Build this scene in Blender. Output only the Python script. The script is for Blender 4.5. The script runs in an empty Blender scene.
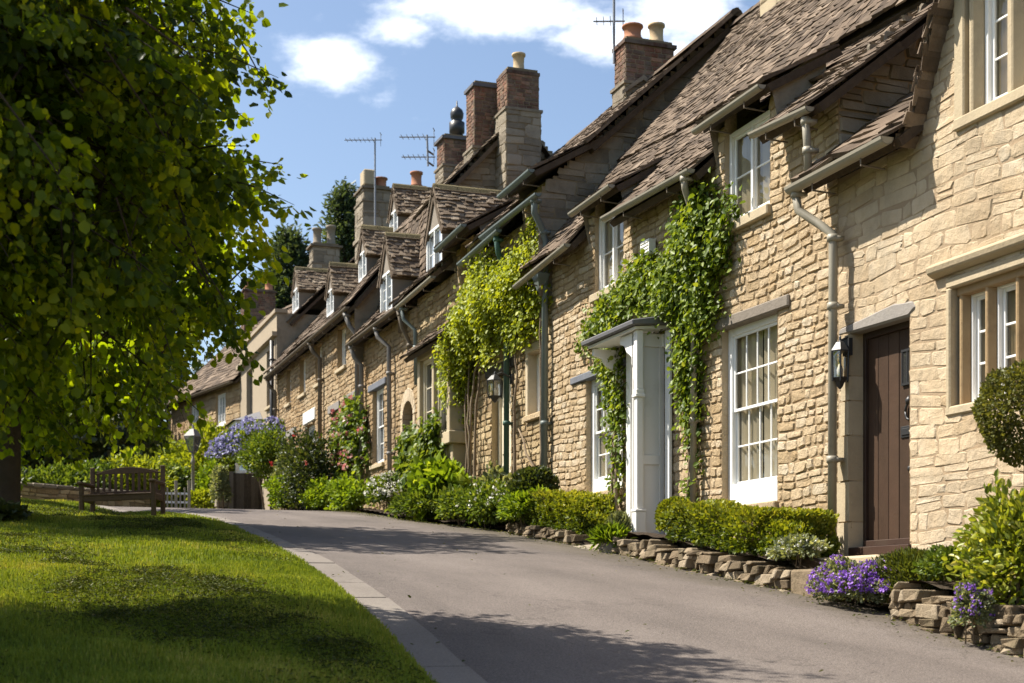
import bpy, math, random
import numpy as np
from mathutils import Vector as V, Matrix

C = bpy.context.scene.collection
R = math.radians
RNG = random.Random(7)
NP = np.random.default_rng(11)

# ------------------------------------------------------------------ survey: the lens, and a helper that reads a point of a real plane
FPX = 1422.0
TH = math.atan(512 / FPX)
S_, C_ = math.sin(TH), math.cos(TH)

def P(px, py, X=7.2):
    u = (px - 512) / FPX
    x, y = C_ * u + S_, -S_ * u + C_
    k = X / x
    return V((X, y * k, (600 - py) / FPX * k))

def yy(px, X=7.2): return P(px, 0, X).y
def PD(px, py, k):
    u = (px - 512) / FPX
    return V(((C_ * u + S_) * k, (-S_ * u + C_) * k, (600 - py) / FPX * k))

# ------------------------------------------------------------------ ground height
HY = [-60, -10, 0, 6, 8, 10, 14, 18, 23, 28, 32, 40, 50, 70, 100, 400]
HZ = [-7, -2.0, -1.05, -.5, -.27, .02, .47, .88, 1.36, 1.78, 2.03, 2.4, 2.8, 3.4, 4.0, 5.0]
def sm(a, b, x):
    t = np.clip((np.asarray(x, float) - a) / (b - a), 0, 1)
    return t * t * (3 - 2 * t)
def H(x, y):
    x = np.asarray(x, float); y = np.asarray(y, float)
    h = (np.interp(y - .7, HY, HZ) + np.interp(y, HY, HZ) * 2 + np.interp(y + .7, HY, HZ)) / 4
    dip = np.exp(-((x - 1.9) / .9) ** 2) * sm(18, 25, y) * (1 - sm(28, 31, y)) * .22
    bank = sm(1.0, -4, x) * sm(10, 26, y) * .25
    return h - dip + bank
def h1(x, y): return float(H(x, y))
def PG(px, py, dz=0):
    best = None
    for i in range(40, 800):
        k = i * .1
        p = PD(px, py, k)
        if p.z <= h1(p.x, p.y) + dz: return p
    return PD(px, py, 40)

KY = [-10, 0, 4, 6.8, 8.3, 12.8, 17.1, 20.2, 25.6, 28, 30, 33, 36]
KX = [.5, 1.2, 1.65, 2.0, 2.2, 2.58, 2.75, 2.9, 2.85, 2.5, 1.9, 1.4, 1.2]
def kx(y): return float(np.interp(y, KY, KX))

# ------------------------------------------------------------------ materials
def nmat(name):
    m = bpy.data.materials.new(name); m.use_nodes = True
    nt = m.node_tree; nt.nodes.clear()
    out = nt.nodes.new('ShaderNodeOutputMaterial')
    return m, nt, out
def N(nt, t, **kw):
    n = nt.nodes.new(t)
    for k, v in kw.items():
        if k.startswith('i_'): n.inputs[k[2:].replace('_', ' ')].default_value = v
        else: setattr(n, k, v)
    return n
def ramp(nt, stops):
    r = nt.nodes.new('ShaderNodeValToRGB')
    while len(r.color_ramp.elements) > 1: r.color_ramp.elements.remove(r.color_ramp.elements[-1])
    for i, (p, c) in enumerate(stops):
        e = r.color_ramp.elements[0] if i == 0 else r.color_ramp.elements.new(p)
        e.position = p; e.color = (*c, 1)
    return r
def mixc(nt, typ, fac, a, b):
    m = nt.nodes.new('ShaderNodeMix'); m.data_type = 'RGBA'; m.blend_type = typ
    for sock, v in ((m.inputs[0], fac), (m.inputs[6], a), (m.inputs[7], b)):
        if isinstance(v, (int, float)): sock.default_value = v
        elif isinstance(v, tuple): sock.default_value = (*v, 1)
        else: nt.links.new(v, sock)
    return m.outputs[2]

def surf(name, stops, noise=6.0, stain=.35, stain_c=(.10, .085, .06), stain_scale=1.3, bump=.4, bump_scale=40, rough=.9, spec=.2, dist=.01, grain=.5, fine=160, wash=None):
    """A weathered surface: colour by the per-piece tone, noise grain, stains and bump."""
    m, nt, out = nmat(name); L = nt.links.new
    at = N(nt, 'ShaderNodeAttribute', attribute_name='tone')
    tc = N(nt, 'ShaderNodeTexCoord')
    n1 = N(nt, 'ShaderNodeTexNoise'); n1.inputs['Scale'].default_value = noise; n1.inputs['Detail'].default_value = 6
    L(tc.outputs['Object'], n1.inputs['Vector'])
    ma = N(nt, 'ShaderNodeMath', operation='MULTIPLY_ADD')
    L(n1.outputs['Fac'], ma.inputs[0]); ma.inputs[1].default_value = grain
    sub = N(nt, 'ShaderNodeMath', operation='SUBTRACT'); L(at.outputs['Fac'], sub.inputs[0]); sub.inputs[1].default_value = grain * .5
    L(sub.outputs[0], ma.inputs[2])
    r = ramp(nt, stops); L(ma.outputs[0], r.inputs['Fac'])
    n2 = N(nt, 'ShaderNodeTexNoise'); n2.inputs['Scale'].default_value = stain_scale; n2.inputs['Detail'].default_value = 8; n2.inputs['Roughness'].default_value = .65
    L(tc.outputs['Object'], n2.inputs['Vector'])
    mr = N(nt, 'ShaderNodeMapRange'); L(n2.outputs['Fac'], mr.inputs['Value'])
    mr.inputs['From Min'].default_value = .5; mr.inputs['From Max'].default_value = .75; mr.inputs['To Max'].default_value = stain
    col = mixc(nt, 'MIX', mr.outputs[0], r.outputs['Color'], stain_c)
    for k, (wc, wa, ws, off) in enumerate(wash or ()):
        mp = N(nt, 'ShaderNodeMapping'); mp.inputs['Location'].default_value = (off, off * 2, 0); mp.inputs['Scale'].default_value = (1, 1, .6); L(tc.outputs['Object'], mp.inputs['Vector'])
        nw = N(nt, 'ShaderNodeTexNoise'); nw.inputs['Scale'].default_value = ws; nw.inputs['Detail'].default_value = 7; nw.inputs['Roughness'].default_value = .7; L(mp.outputs[0], nw.inputs['Vector'])
        mw = N(nt, 'ShaderNodeMapRange'); L(nw.outputs['Fac'], mw.inputs['Value']); mw.inputs['From Min'].default_value = .42; mw.inputs['From Max'].default_value = .68; mw.inputs['To Max'].default_value = wa
        col = mixc(nt, 'MIX', mw.outputs[0], col, wc)
    n3 = N(nt, 'ShaderNodeTexNoise'); n3.inputs['Scale'].default_value = bump_scale; n3.inputs['Detail'].default_value = 5; n3.inputs['Roughness'].default_value = .6
    L(tc.outputs['Object'], n3.inputs['Vector'])
    n4 = N(nt, 'ShaderNodeTexNoise'); n4.inputs['Scale'].default_value = fine; n4.inputs['Detail'].default_value = 3
    L(tc.outputs['Object'], n4.inputs['Vector'])
    ad = N(nt, 'ShaderNodeMath', operation='MULTIPLY_ADD'); L(n4.outputs['Fac'], ad.inputs[0]); ad.inputs[1].default_value = .3; L(n3.outputs['Fac'], ad.inputs[2])
    bp = N(nt, 'ShaderNodeBump'); bp.inputs['Strength'].default_value = bump; bp.inputs['Distance'].default_value = dist
    L(ad.outputs[0], bp.inputs['Height'])
    b = N(nt, 'ShaderNodeBsdfPrincipled'); L(col, b.inputs['Base Color']); b.inputs['Roughness'].default_value = rough
    b.inputs['Specular IOR Level'].default_value = spec
    L(bp.outputs[0], b.inputs['Normal']); L(b.outputs[0], out.inputs['Surface'])
    return m

def leafmat(name, stops, trans=.4, rough=.45, gloss=.25, tcol=None):
    m, nt, out = nmat(name); L = nt.links.new
    at = N(nt, 'ShaderNodeAttribute', attribute_name='tone')
    r = ramp(nt, stops); L(at.outputs['Fac'], r.inputs['Fac'])
    b = N(nt, 'ShaderNodeBsdfPrincipled'); L(r.outputs['Color'], b.inputs['Base Color']); b.inputs['Roughness'].default_value = rough
    b.inputs['Specular IOR Level'].default_value = gloss
    t = N(nt, 'ShaderNodeBsdfTranslucent')
    c2 = mixc(nt, 'MULTIPLY', 1.0, r.outputs['Color'], tcol or (1.5, 1.35, .5))
    L(c2, t.inputs['Color'])
    mx = N(nt, 'ShaderNodeMixShader'); mx.inputs[0].default_value = trans
    L(b.outputs[0], mx.inputs[1]); L(t.outputs[0], mx.inputs[2]); L(mx.outputs[0], out.inputs['Surface'])
    return m

def glassmat(name, tint=(.75, .78, .76), refl=.16, dark=None):
    m, nt, out = nmat(name); L = nt.links.new
    g = N(nt, 'ShaderNodeBsdfGlossy'); g.inputs['Roughness'].default_value = .03; g.inputs['Color'].default_value = (.9, .95, 1, 1)
    tc = N(nt, 'ShaderNodeTexCoord'); n = N(nt, 'ShaderNodeTexNoise'); n.inputs['Scale'].default_value = 2.2
    L(tc.outputs['Object'], n.inputs['Vector'])
    bp = N(nt, 'ShaderNodeBump'); bp.inputs['Strength'].default_value = .15; bp.inputs['Distance'].default_value = .05; L(n.outputs['Fac'], bp.inputs['Height']); L(bp.outputs[0], g.inputs['Normal'])
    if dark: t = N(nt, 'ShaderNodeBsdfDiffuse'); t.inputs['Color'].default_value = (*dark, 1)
    else: t = N(nt, 'ShaderNodeBsdfTransparent'); t.inputs['Color'].default_value = (*tint, 1)
    lw = N(nt, 'ShaderNodeLayerWeight'); lw.inputs['Blend'].default_value = .5
    fp_ = N(nt, 'ShaderNodeMath', operation='POWER'); L(lw.outputs['Facing'], fp_.inputs[0]); fp_.inputs[1].default_value = 4
    f = N(nt, 'ShaderNodeMath', operation='MULTIPLY_ADD'); L(fp_.outputs[0], f.inputs[0]); f.inputs[1].default_value = .8; f.inputs[2].default_value = .04
    a = N(nt, 'ShaderNodeMath', operation='ADD', use_clamp=True); L(f.outputs[0], a.inputs[0]); a.inputs[1].default_value = refl
    mx = N(nt, 'ShaderNodeMixShader'); L(a.outputs[0], mx.inputs[0]); L(t.outputs[0], mx.inputs[1]); L(g.outputs[0], mx.inputs[2]); L(mx.outputs[0], out.inputs['Surface'])
    return m

M = {}
M['stone_pale'] = surf('pale limestone', [(0, (.33, .24, .145)), (.25, (.43, .33, .21)), (.5, (.51, .4, .265)), (.75, (.57, .46, .315)), (.9, (.58, .49, .36)), (1, (.53, .385, .22))], stain=.45, stain_c=(.3, .215, .135), bump=.8, bump_scale=14, dist=.025, wash=(((.58, .49, .37), .4, .8, 3), ((.4, .28, .15), .5, 1.1, 11), ((.26, .22, .16), .5, 2.2, 23)))
M['stone_gold'] = surf('golden limestone', [(0, (.26, .17, .085)), (.25, (.38, .28, .16)), (.5, (.47, .36, .225)), (.75, (.53, .425, .285)), (.9, (.55, .47, .35)), (1, (.52, .345, .17))], stain=.45, stain_c=(.24, .165, .09), bump=1, bump_scale=17, dist=.03, wash=(((.56, .46, .33), .4, 1.0, 5), ((.38, .25, .12), .45, 1.3, 17)))
M['stone_ochre'] = surf('ochre limestone', [(0, (.17, .11, .055)), (.3, (.29, .195, .1)), (.6, (.38, .27, .148)), (.85, (.45, .34, .205)), (1, (.42, .27, .125))], stain=.55, stain_c=(.15, .1, .06), stain_scale=.9, bump=1, bump_scale=17, dist=.03, wash=(((.42, .35, .25), .45, .7, 5), ((.3, .18, .08), .5, .9, 17)))
M['stone_brown'] = surf('brown limestone', [(0, (.19, .13, .07)), (.4, (.33, .24, .13)), (.75, (.43, .33, .19)), (1, (.52, .42, .26))], stain=.5, stain_c=(.13, .1, .065), bump=.9, bump_scale=22, dist=.02)
M['stone_grey'] = surf('weathered grey stone', [(0, (.14, .115, .085)), (.5, (.26, .22, .165)), (1, (.36, .31, .24))], stain=.6, stain_c=(.09, .075, .055), stain_scale=2.5, bump=.9, bump_scale=18, dist=.02)
M['rubble'] = surf('mossy rubble', [(0, (.1, .075, .045)), (.4, (.2, .15, .095)), (.75, (.3, .235, .155)), (1, (.38, .31, .22))], stain=.6, stain_c=(.09, .08, .04), stain_scale=5, bump=1, bump_scale=20, dist=.03)
M['mortar_pale'] = surf('pale lime pointing', [(0, (.26, .19, .12)), (1, (.4, .3, .195))], stain=.3, stain_c=(.3, .24, .16), bump=.8, bump_scale=40)
M['mortar'] = surf('lime mortar', [(0, (.22, .155, .09)), (1, (.36, .27, .165))], stain=.4, stain_c=(.15, .115, .07), bump=.8, bump_scale=60)
M['mortar_dark'] = surf('old mortar', [(0, (.15, .115, .07)), (1, (.28, .22, .14))], stain=.4, bump=.8, bump_scale=60)
M['dressed'] = surf('dressed stone', [(0, (.3, .235, .15)), (.5, (.42, .345, .23)), (1, (.52, .44, .31))], stain=.5, stain_c=(.17, .14, .1), stain_scale=3, bump=.5, bump_scale=30)
M['mullion'] = surf('ochre mullion stone', [(0, (.22, .145, .075)), (.5, (.33, .23, .125)), (1, (.43, .32, .19))], stain=.5, stain_c=(.15, .1, .06), stain_scale=5, bump=.6, bump_scale=26)
M['lintel_grey'] = surf('grey lintel', [(0, (.13, .12, .11)), (.5, (.24, .22, .2)), (1, (.36, .33, .29))], stain=.4, stain_scale=6, bump=.6, bump_scale=30)
M['slate_blue'] = surf('blue slate', [(0, (.09, .1, .12)), (1, (.2, .21, .24))], stain=.2, bump=.4)
M['slates'] = surf('stone slates', [(0, (.045, .032, .023)), (.35, (.092, .067, .047)), (.7, (.145, .106, .074)), (1, (.23, .176, .128))], noise=14, stain=.5, stain_c=(.06, .05, .036), stain_scale=2.2, bump=.8, bump_scale=30, dist=.015)
M['slates_pale'] = surf('lichened stone slates', [(0, (.07, .05, .034)), (.35, (.14, .104, .072)), (.7, (.21, .162, .115)), (1, (.31, .255, .19))], noise=14, stain=.5, stain_c=(.075, .06, .036), stain_scale=3, bump=.8, bump_scale=30, dist=.015)
M['moss'] = surf('moss', [(0, (.07, .06, .028)), (1, (.17, .14, .07))], bump=1, bump_scale=60, dist=.02, stain=.4)
M['brick'] = surf('old red brick', [(0, (.06, .034, .026)), (.4, (.15, .062, .04)), (.75, (.23, .098, .06)), (1, (.32, .18, .11))], noise=20, stain=.8, stain_c=(.07, .05, .04), stain_scale=4, bump=.5, wash=(((.1, .085, .07), .75, 2.2, 7), ((.27, .23, .18), .45, 4, 3)))
M['render'] = surf('lime render', [(0, (.29, .235, .165)), (1, (.38, .315, .23))], stain=.3, stain_c=(.28, .23, .17), stain_scale=.9, bump=.3, bump_scale=50)
M['render_grey'] = surf('grey render', [(0, (.17, .145, .115)), (1, (.26, .225, .185))], stain=.6, stain_c=(.115, .095, .075), stain_scale=2, bump=.4, bump_scale=50)
M['terracotta'] = surf('terracotta', [(0, (.3, .13, .075)), (1, (.45, .22, .13))], stain=.4, bump=.2)
M['pot_buff'] = surf('buff clay', [(0, (.42, .31, .18)), (1, (.55, .43, .27))], stain=.4, stain_scale=6, bump=.2)
M['white'] = surf('white gloss paint', [(0, (.74, .74, .72)), (1, (.82, .82, .8))], noise=3, stain=.14, stain_c=(.5, .48, .43), stain_scale=3, bump=.06, rough=.4, spec=.4)
M['white_matt'] = surf('white masonry paint', [(0, (.72, .7, .66)), (1, (.8, .79, .75))], noise=3, stain=.16, stain_c=(.48, .44, .38), stain_scale=2.2, bump=.15, rough=.6)
M['white_shaded'] = surf('shade toned white paint', [(0, (.66, .64, .6)), (1, (.76, .74, .7))], noise=3, stain=.3, stain_c=(.36, .33, .26), stain_scale=2.4, bump=.15, rough=.6)  # stained white paint, with the porch panel's shade put into a greyer base
M['cream'] = surf('cream paint', [(0, (.6, .53, .4)), (1, (.68, .61, .47))], stain=.15, stain_c=(.4, .34, .25), bump=.1, rough=.5)
M['gutter'] = surf('stone coloured gutter paint', [(0, (.24, .215, .16)), (1, (.33, .3, .235))], stain=.5, stain_c=(.2, .175, .13), stain_scale=5, bump=.1, rough=.5, spec=.35)
M['gutter_green'] = surf('grey green gutter paint', [(0, (.1, .13, .125)), (1, (.19, .22, .21))], stain=.3, bump=.1, rough=.5, spec=.35)
M['pipe_grey'] = surf('grey pipe paint', [(0, (.16, .15, .14)), (1, (.25, .235, .22))], stain=.3, bump=.1, rough=.5)
M['pipe_green'] = surf('green pipe paint', [(0, (.045, .1, .08)), (1, (.09, .16, .13))], stain=.2, bump=.1, rough=.5)
M['pipe_brown'] = surf('brown iron', [(0, (.12, .095, .07)), (1, (.19, .155, .115))], stain=.3, bump=.1, rough=.6)
M['timber_dark'] = surf('tarred and shaded timber', [(0, (.035, .03, .027)), (1, (.12, .11, .1))], noise=18, stain=.5, stain_scale=7, bump=.6)
M['timber_grey'] = surf('silvered timber', [(0, (.13, .11, .09)), (1, (.27, .235, .195))], noise=18, stain=.5, stain_scale=7, bump=.6)
M['door_brown'] = surf('stained oak door', [(0, (.03, .019, .012)), (1, (.08, .047, .03))], noise=9, stain=.3, stain_c=(.06, .03, .02), bump=.3, rough=.55)
M['frame_brown'] = surf('brown door frame', [(0, (.025, .015, .011)), (1, (.055, .032, .024))], bump=.2, rough=.5)
M['bench'] = surf('weathered teak', [(0, (.055, .034, .023)), (1, (.15, .098, .064))], noise=14, stain=.3, bump=.4, rough=.75)
M['black'] = surf('black painted iron', [(0, (.012, .012, .013)), (1, (.03, .03, .032))], stain=.1, bump=.1, rough=.45, spec=.5)
M['alu'] = surf('dull aluminium', [(0, (.2, .22, .25)), (1, (.32, .34, .37))], stain=.2, bump=.05, rough=.5)
M['lead'] = surf('lead sheet', [(0, (.1, .1, .11)), (1, (.2, .2, .21))], stain=.3, bump=.2, rough=.6)
M['bark'] = surf('bark', [(0, (.045, .035, .025)), (1, (.13, .1, .07))], noise=9, stain=.4, stain_c=(.06, .075, .035), bump=1, bump_scale=18, dist=.04)
M['vine'] = surf('vine wood', [(0, (.14, .1, .065)), (1, (.28, .22, .15))], noise=20, bump=.8, bump_scale=40)
M['curtain'] = surf('cream curtain', [(0, (.42, .345, .24)), (1, (.56, .475, .35))], stain=.05, bump=.05, rough=.9)
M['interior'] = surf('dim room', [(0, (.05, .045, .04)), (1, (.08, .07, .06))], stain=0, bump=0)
M['soil'] = surf('bed soil', [(0, (.05, .035, .022)), (1, (.12, .085, .055))], noise=20, stain=.4, bump=1, bump_scale=25, dist=.04)
M['ground'] = surf('rough ground', [(0, (.05, .06, .02)), (1, (.1, .1, .04))], noise=3, stain=.4, bump=.8, bump_scale=8)
M['glass'] = glassmat('window glass', tint=(.86, .88, .86), refl=.0)
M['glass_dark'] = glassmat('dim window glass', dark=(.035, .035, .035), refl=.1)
M['glass_sky'] = glassmat('bright window glass', dark=(.12, .13, .13), refl=.28)
M['glass_lamp'] = glassmat('lamp glass', tint=(.85, .83, .75), refl=.12)

def lawnmat():
    m, nt, out = nmat('mown lawn'); L = nt.links.new
    tc = N(nt, 'ShaderNodeTexCoord')
    a = N(nt, 'ShaderNodeTexNoise'); a.inputs['Scale'].default_value = 1.4; a.inputs['Detail'].default_value = 8
    b_ = N(nt, 'ShaderNodeTexNoise'); b_.inputs['Scale'].default_value = 40; b_.inputs['Detail'].default_value = 5
    L(tc.outputs['Object'], a.inputs['Vector']); L(tc.outputs['Object'], b_.inputs['Vector'])
    r1 = ramp(nt, [(.3, (.11, .15, .018)), (.5, (.18, .22, .027)), (.7, (.26, .26, .05))]); L(a.outputs['Fac'], r1.inputs['Fac'])
    c = mixc(nt, 'MULTIPLY', .6, r1.outputs['Color'], b_.outputs['Fac'])
    bp = N(nt, 'ShaderNodeBump'); bp.inputs['Strength'].default_value = 1; bp.inputs['Distance'].default_value = .04; L(b_.outputs['Fac'], bp.inputs['Height'])
    b = N(nt, 'ShaderNodeBsdfPrincipled'); L(c, b.inputs['Base Color']); b.inputs['Roughness'].default_value = .95; b.inputs['Specular IOR Level'].default_value = .1
    L(bp.outputs[0], b.inputs['Normal']); L(b.outputs[0], out.inputs['Surface'])
    return m
M['lawn'] = lawnmat()

def roadmat(name, base, dark, light, gscale=260, speck=.5, edge=False):
    m, nt, out = nmat(name); L = nt.links.new
    tc = N(nt, 'ShaderNodeTexCoord')
    a = N(nt, 'ShaderNodeTexNoise'); a.inputs['Scale'].default_value = .55; a.inputs['Detail'].default_value = 9; a.inputs['Roughness'].default_value = .6
    mp = N(nt, 'ShaderNodeMapping'); mp.inputs['Scale'].default_value = (1.6, .55, 1); L(tc.outputs['Object'], mp.inputs['Vector'])
    L(mp.outputs[0], a.inputs['Vector'])
    r1 = ramp(nt, [(.3, dark), (.5, base), (.72, light)]); L(a.outputs['Fac'], r1.inputs['Fac'])
    v = N(nt, 'ShaderNodeTexVoronoi'); v.inputs['Scale'].default_value = gscale * .45; L(tc.outputs['Object'], v.inputs['Vector'])
    n = N(nt, 'ShaderNodeTexNoise'); n.inputs['Scale'].default_value = gscale * .3; n.inputs['Detail'].default_value = 6; n.inputs['Roughness'].default_value = .8; L(tc.outputs['Object'], n.inputs['Vector'])
    mr = N(nt, 'ShaderNodeMapRange'); L(n.outputs['Fac'], mr.inputs['Value']); mr.inputs['From Min'].default_value = .3; mr.inputs['From Max'].default_value = .7; mr.inputs['To Min'].default_value = 1 - speck; mr.inputs['To Max'].default_value = 1 + speck
    c = N(nt, 'ShaderNodeVectorMath', operation='SCALE'); L(r1.outputs['Color'], c.inputs[0]); L(mr.outputs[0], c.inputs['Scale'])
    # hairline cracks
    w = N(nt, 'ShaderNodeTexVoronoi', feature='DISTANCE_TO_EDGE'); w.inputs['Scale'].default_value = .55
    dn = N(nt, 'ShaderNodeTexNoise'); dn.inputs['Scale'].default_value = 3; dn.inputs['Detail'].default_value = 5; L(tc.outputs['Object'], dn.inputs['Vector'])
    vm = N(nt, 'ShaderNodeVectorMath', operation='MULTIPLY_ADD'); L(dn.outputs['Color'], vm.inputs[0]); vm.inputs[1].default_value = (.6, .6, .6); L(tc.outputs['Object'], vm.inputs[2]); L(vm.outputs[0], w.inputs['Vector'])
    mr2 = N(nt, 'ShaderNodeMapRange'); L(w.outputs['Distance'], mr2.inputs['Value']); mr2.inputs['From Max'].default_value = .006; mr2.inputs['To Min'].default_value = .45; mr2.inputs['To Max'].default_value = 0
    c2 = mixc(nt, 'MIX', mr2.outputs[0], c.outputs[0], tuple(x * .5 for x in dark))
    if edge:   # silt and moss washed along the foot of the walls
        sx = N(nt, 'ShaderNodeSeparateXYZ'); L(tc.outputs['Object'], sx.inputs[0])
        en = N(nt, 'ShaderNodeTexNoise'); en.inputs['Scale'].default_value = 3.5; en.inputs['Detail'].default_value = 8; L(tc.outputs['Object'], en.inputs['Vector'])
        ad = N(nt, 'ShaderNodeMath', operation='MULTIPLY_ADD'); L(en.outputs['Fac'], ad.inputs[0]); ad.inputs[1].default_value = .9; L(sx.outputs['X'], ad.inputs[2])
        em = N(nt, 'ShaderNodeMapRange'); L(ad.outputs[0], em.inputs['Value']); em.inputs['From Min'].default_value = 6.1; em.inputs['From Max'].default_value = 6.75; em.inputs['To Max'].default_value = .75
        c2 = mixc(nt, 'MIX', em.outputs[0], c2, (.075, .062, .04))
    bp = N(nt, 'ShaderNodeBump'); bp.inputs['Strength'].default_value = .5; bp.inputs['Distance'].default_value = .006; L(v.outputs['Distance'], bp.inputs['Height'])
    b = N(nt, 'ShaderNodeBsdfPrincipled'); L(c2, b.inputs['Base Color']); b.inputs['Roughness'].default_value = .85; b.inputs['Specular IOR Level'].default_value = .25
    L(bp.outputs[0], b.inputs['Normal']); L(b.outputs[0], out.inputs['Surface'])
    return m
M['road'] = roadmat('worn asphalt', (.126, .106, .094), (.09, .076, .067), (.163, .139, .123), speck=.75, edge=True)
M['kerb'] = roadmat('concrete edging', (.185, .162, .14), (.145, .126, .108), (.23, .203, .174), 200, .3)

LM = {}
def lf(k, a, b, c, d=None, **kw):
    LM[k] = leafmat('leaf ' + k, [(0, a), (.45, b), (.8, c), (1, d or c)], **kw)
lf('lime', (.035, .065, .006), (.11, .165, .011), (.2, .255, .016), (.3, .34, .028), trans=.6, tcol=(2.4, 2.1, .35))
lf('box', (.05, .08, .008), (.14, .175, .014), (.24, .26, .025), (.34, .33, .045))
lf('gold', (.1, .125, .012), (.22, .27, .02), (.32, .37, .03), (.42, .44, .06))
lf('vine', (.05, .085, .012), (.12, .18, .018), (.21, .27, .03), (.3, .34, .06))
lf('ivy', (.04, .07, .012), (.095, .15, .02), (.16, .21, .03), (.23, .27, .05))
lf('ball', (.045, .052, .014), (.11, .12, .028), (.18, .18, .05), (.27, .25, .09))
lf('dark', (.018, .032, .01), (.04, .06, .016), (.075, .095, .024), (.12, .13, .035), gloss=.5)
lf('mid', (.04, .07, .012), (.09, .14, .02), (.15, .2, .03), (.21, .25, .045))
lf('silver', (.08, .1, .05), (.16, .19, .1), (.26, .29, .17), (.4, .42, .3))
lf('fresh', (.06, .11, .01), (.15, .23, .015), (.23, .32, .025), (.33, .4, .05))
lf('euonymus', (.07, .11, .01), (.2, .25, .02), (.4, .42, .07), (.62, .58, .24), gloss=.5)
lf('rosemary', (.04, .055, .012), (.08, .105, .02), (.13, .15, .03), (.19, .19, .045))
lf('purple', (.16, .07, .36), (.28, .13, .55), (.38, .2, .66), (.5, .32, .74), tcol=(1.1, 1, 1.1), trans=.3)
lf('lilac', (.16, .16, .32), (.26, .26, .46), (.38, .38, .6), (.5, .5, .68), tcol=(1.1, 1, 1.1), trans=.3)
lf('pink', (.5, .14, .15), (.62, .3, .28), (.7, .46, .43), (.75, .62, .58), tcol=(1.1, .9, .9), trans=.3)
lf('whiteflower', (.6, .58, .5), (.7, .69, .62), (.78, .78, .74), (.8, .8, .78), tcol=(1, 1, .9), trans=.3)
lf('red', (.4, .03, .03), (.5, .07, .06), (.55, .12, .1), (.6, .2, .16), tcol=(1, .7, .7), trans=.3)
lf('conifer', (.03, .05, .026), (.06, .09, .045), (.095, .13, .065), (.14, .17, .09))
lf('blade', (.09, .135, .014), (.165, .22, .024), (.26, .3, .042), (.4, .36, .1), trans=.35, gloss=.2)
lf('clipping', (.03, .04, .008), (.06, .08, .012), (.11, .115, .025), (.19, .165, .06), trans=.2, gloss=.1)

# ------------------------------------------------------------------ objects
def link_parent(o, parent):
    C.objects.link(o)
    if parent is not None:
        o.parent = parent
        if parent.type == 'EMPTY' and not parent.get('local_frame'):
            o.matrix_parent_inverse = Matrix.Translation(-parent.location)
def tag(o, label=None, cat=None, group=None, kind=None):
    for k, v in (('label', label), ('category', cat), ('group', group), ('kind', kind)):
        if v: o[k] = v
    return o
def thing(name, label, cat, loc, group=None):
    o = bpy.data.objects.new(name, None); C.objects.link(o)
    o.location = loc; o.empty_display_size = .2
    return tag(o, label, cat, group)

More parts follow.
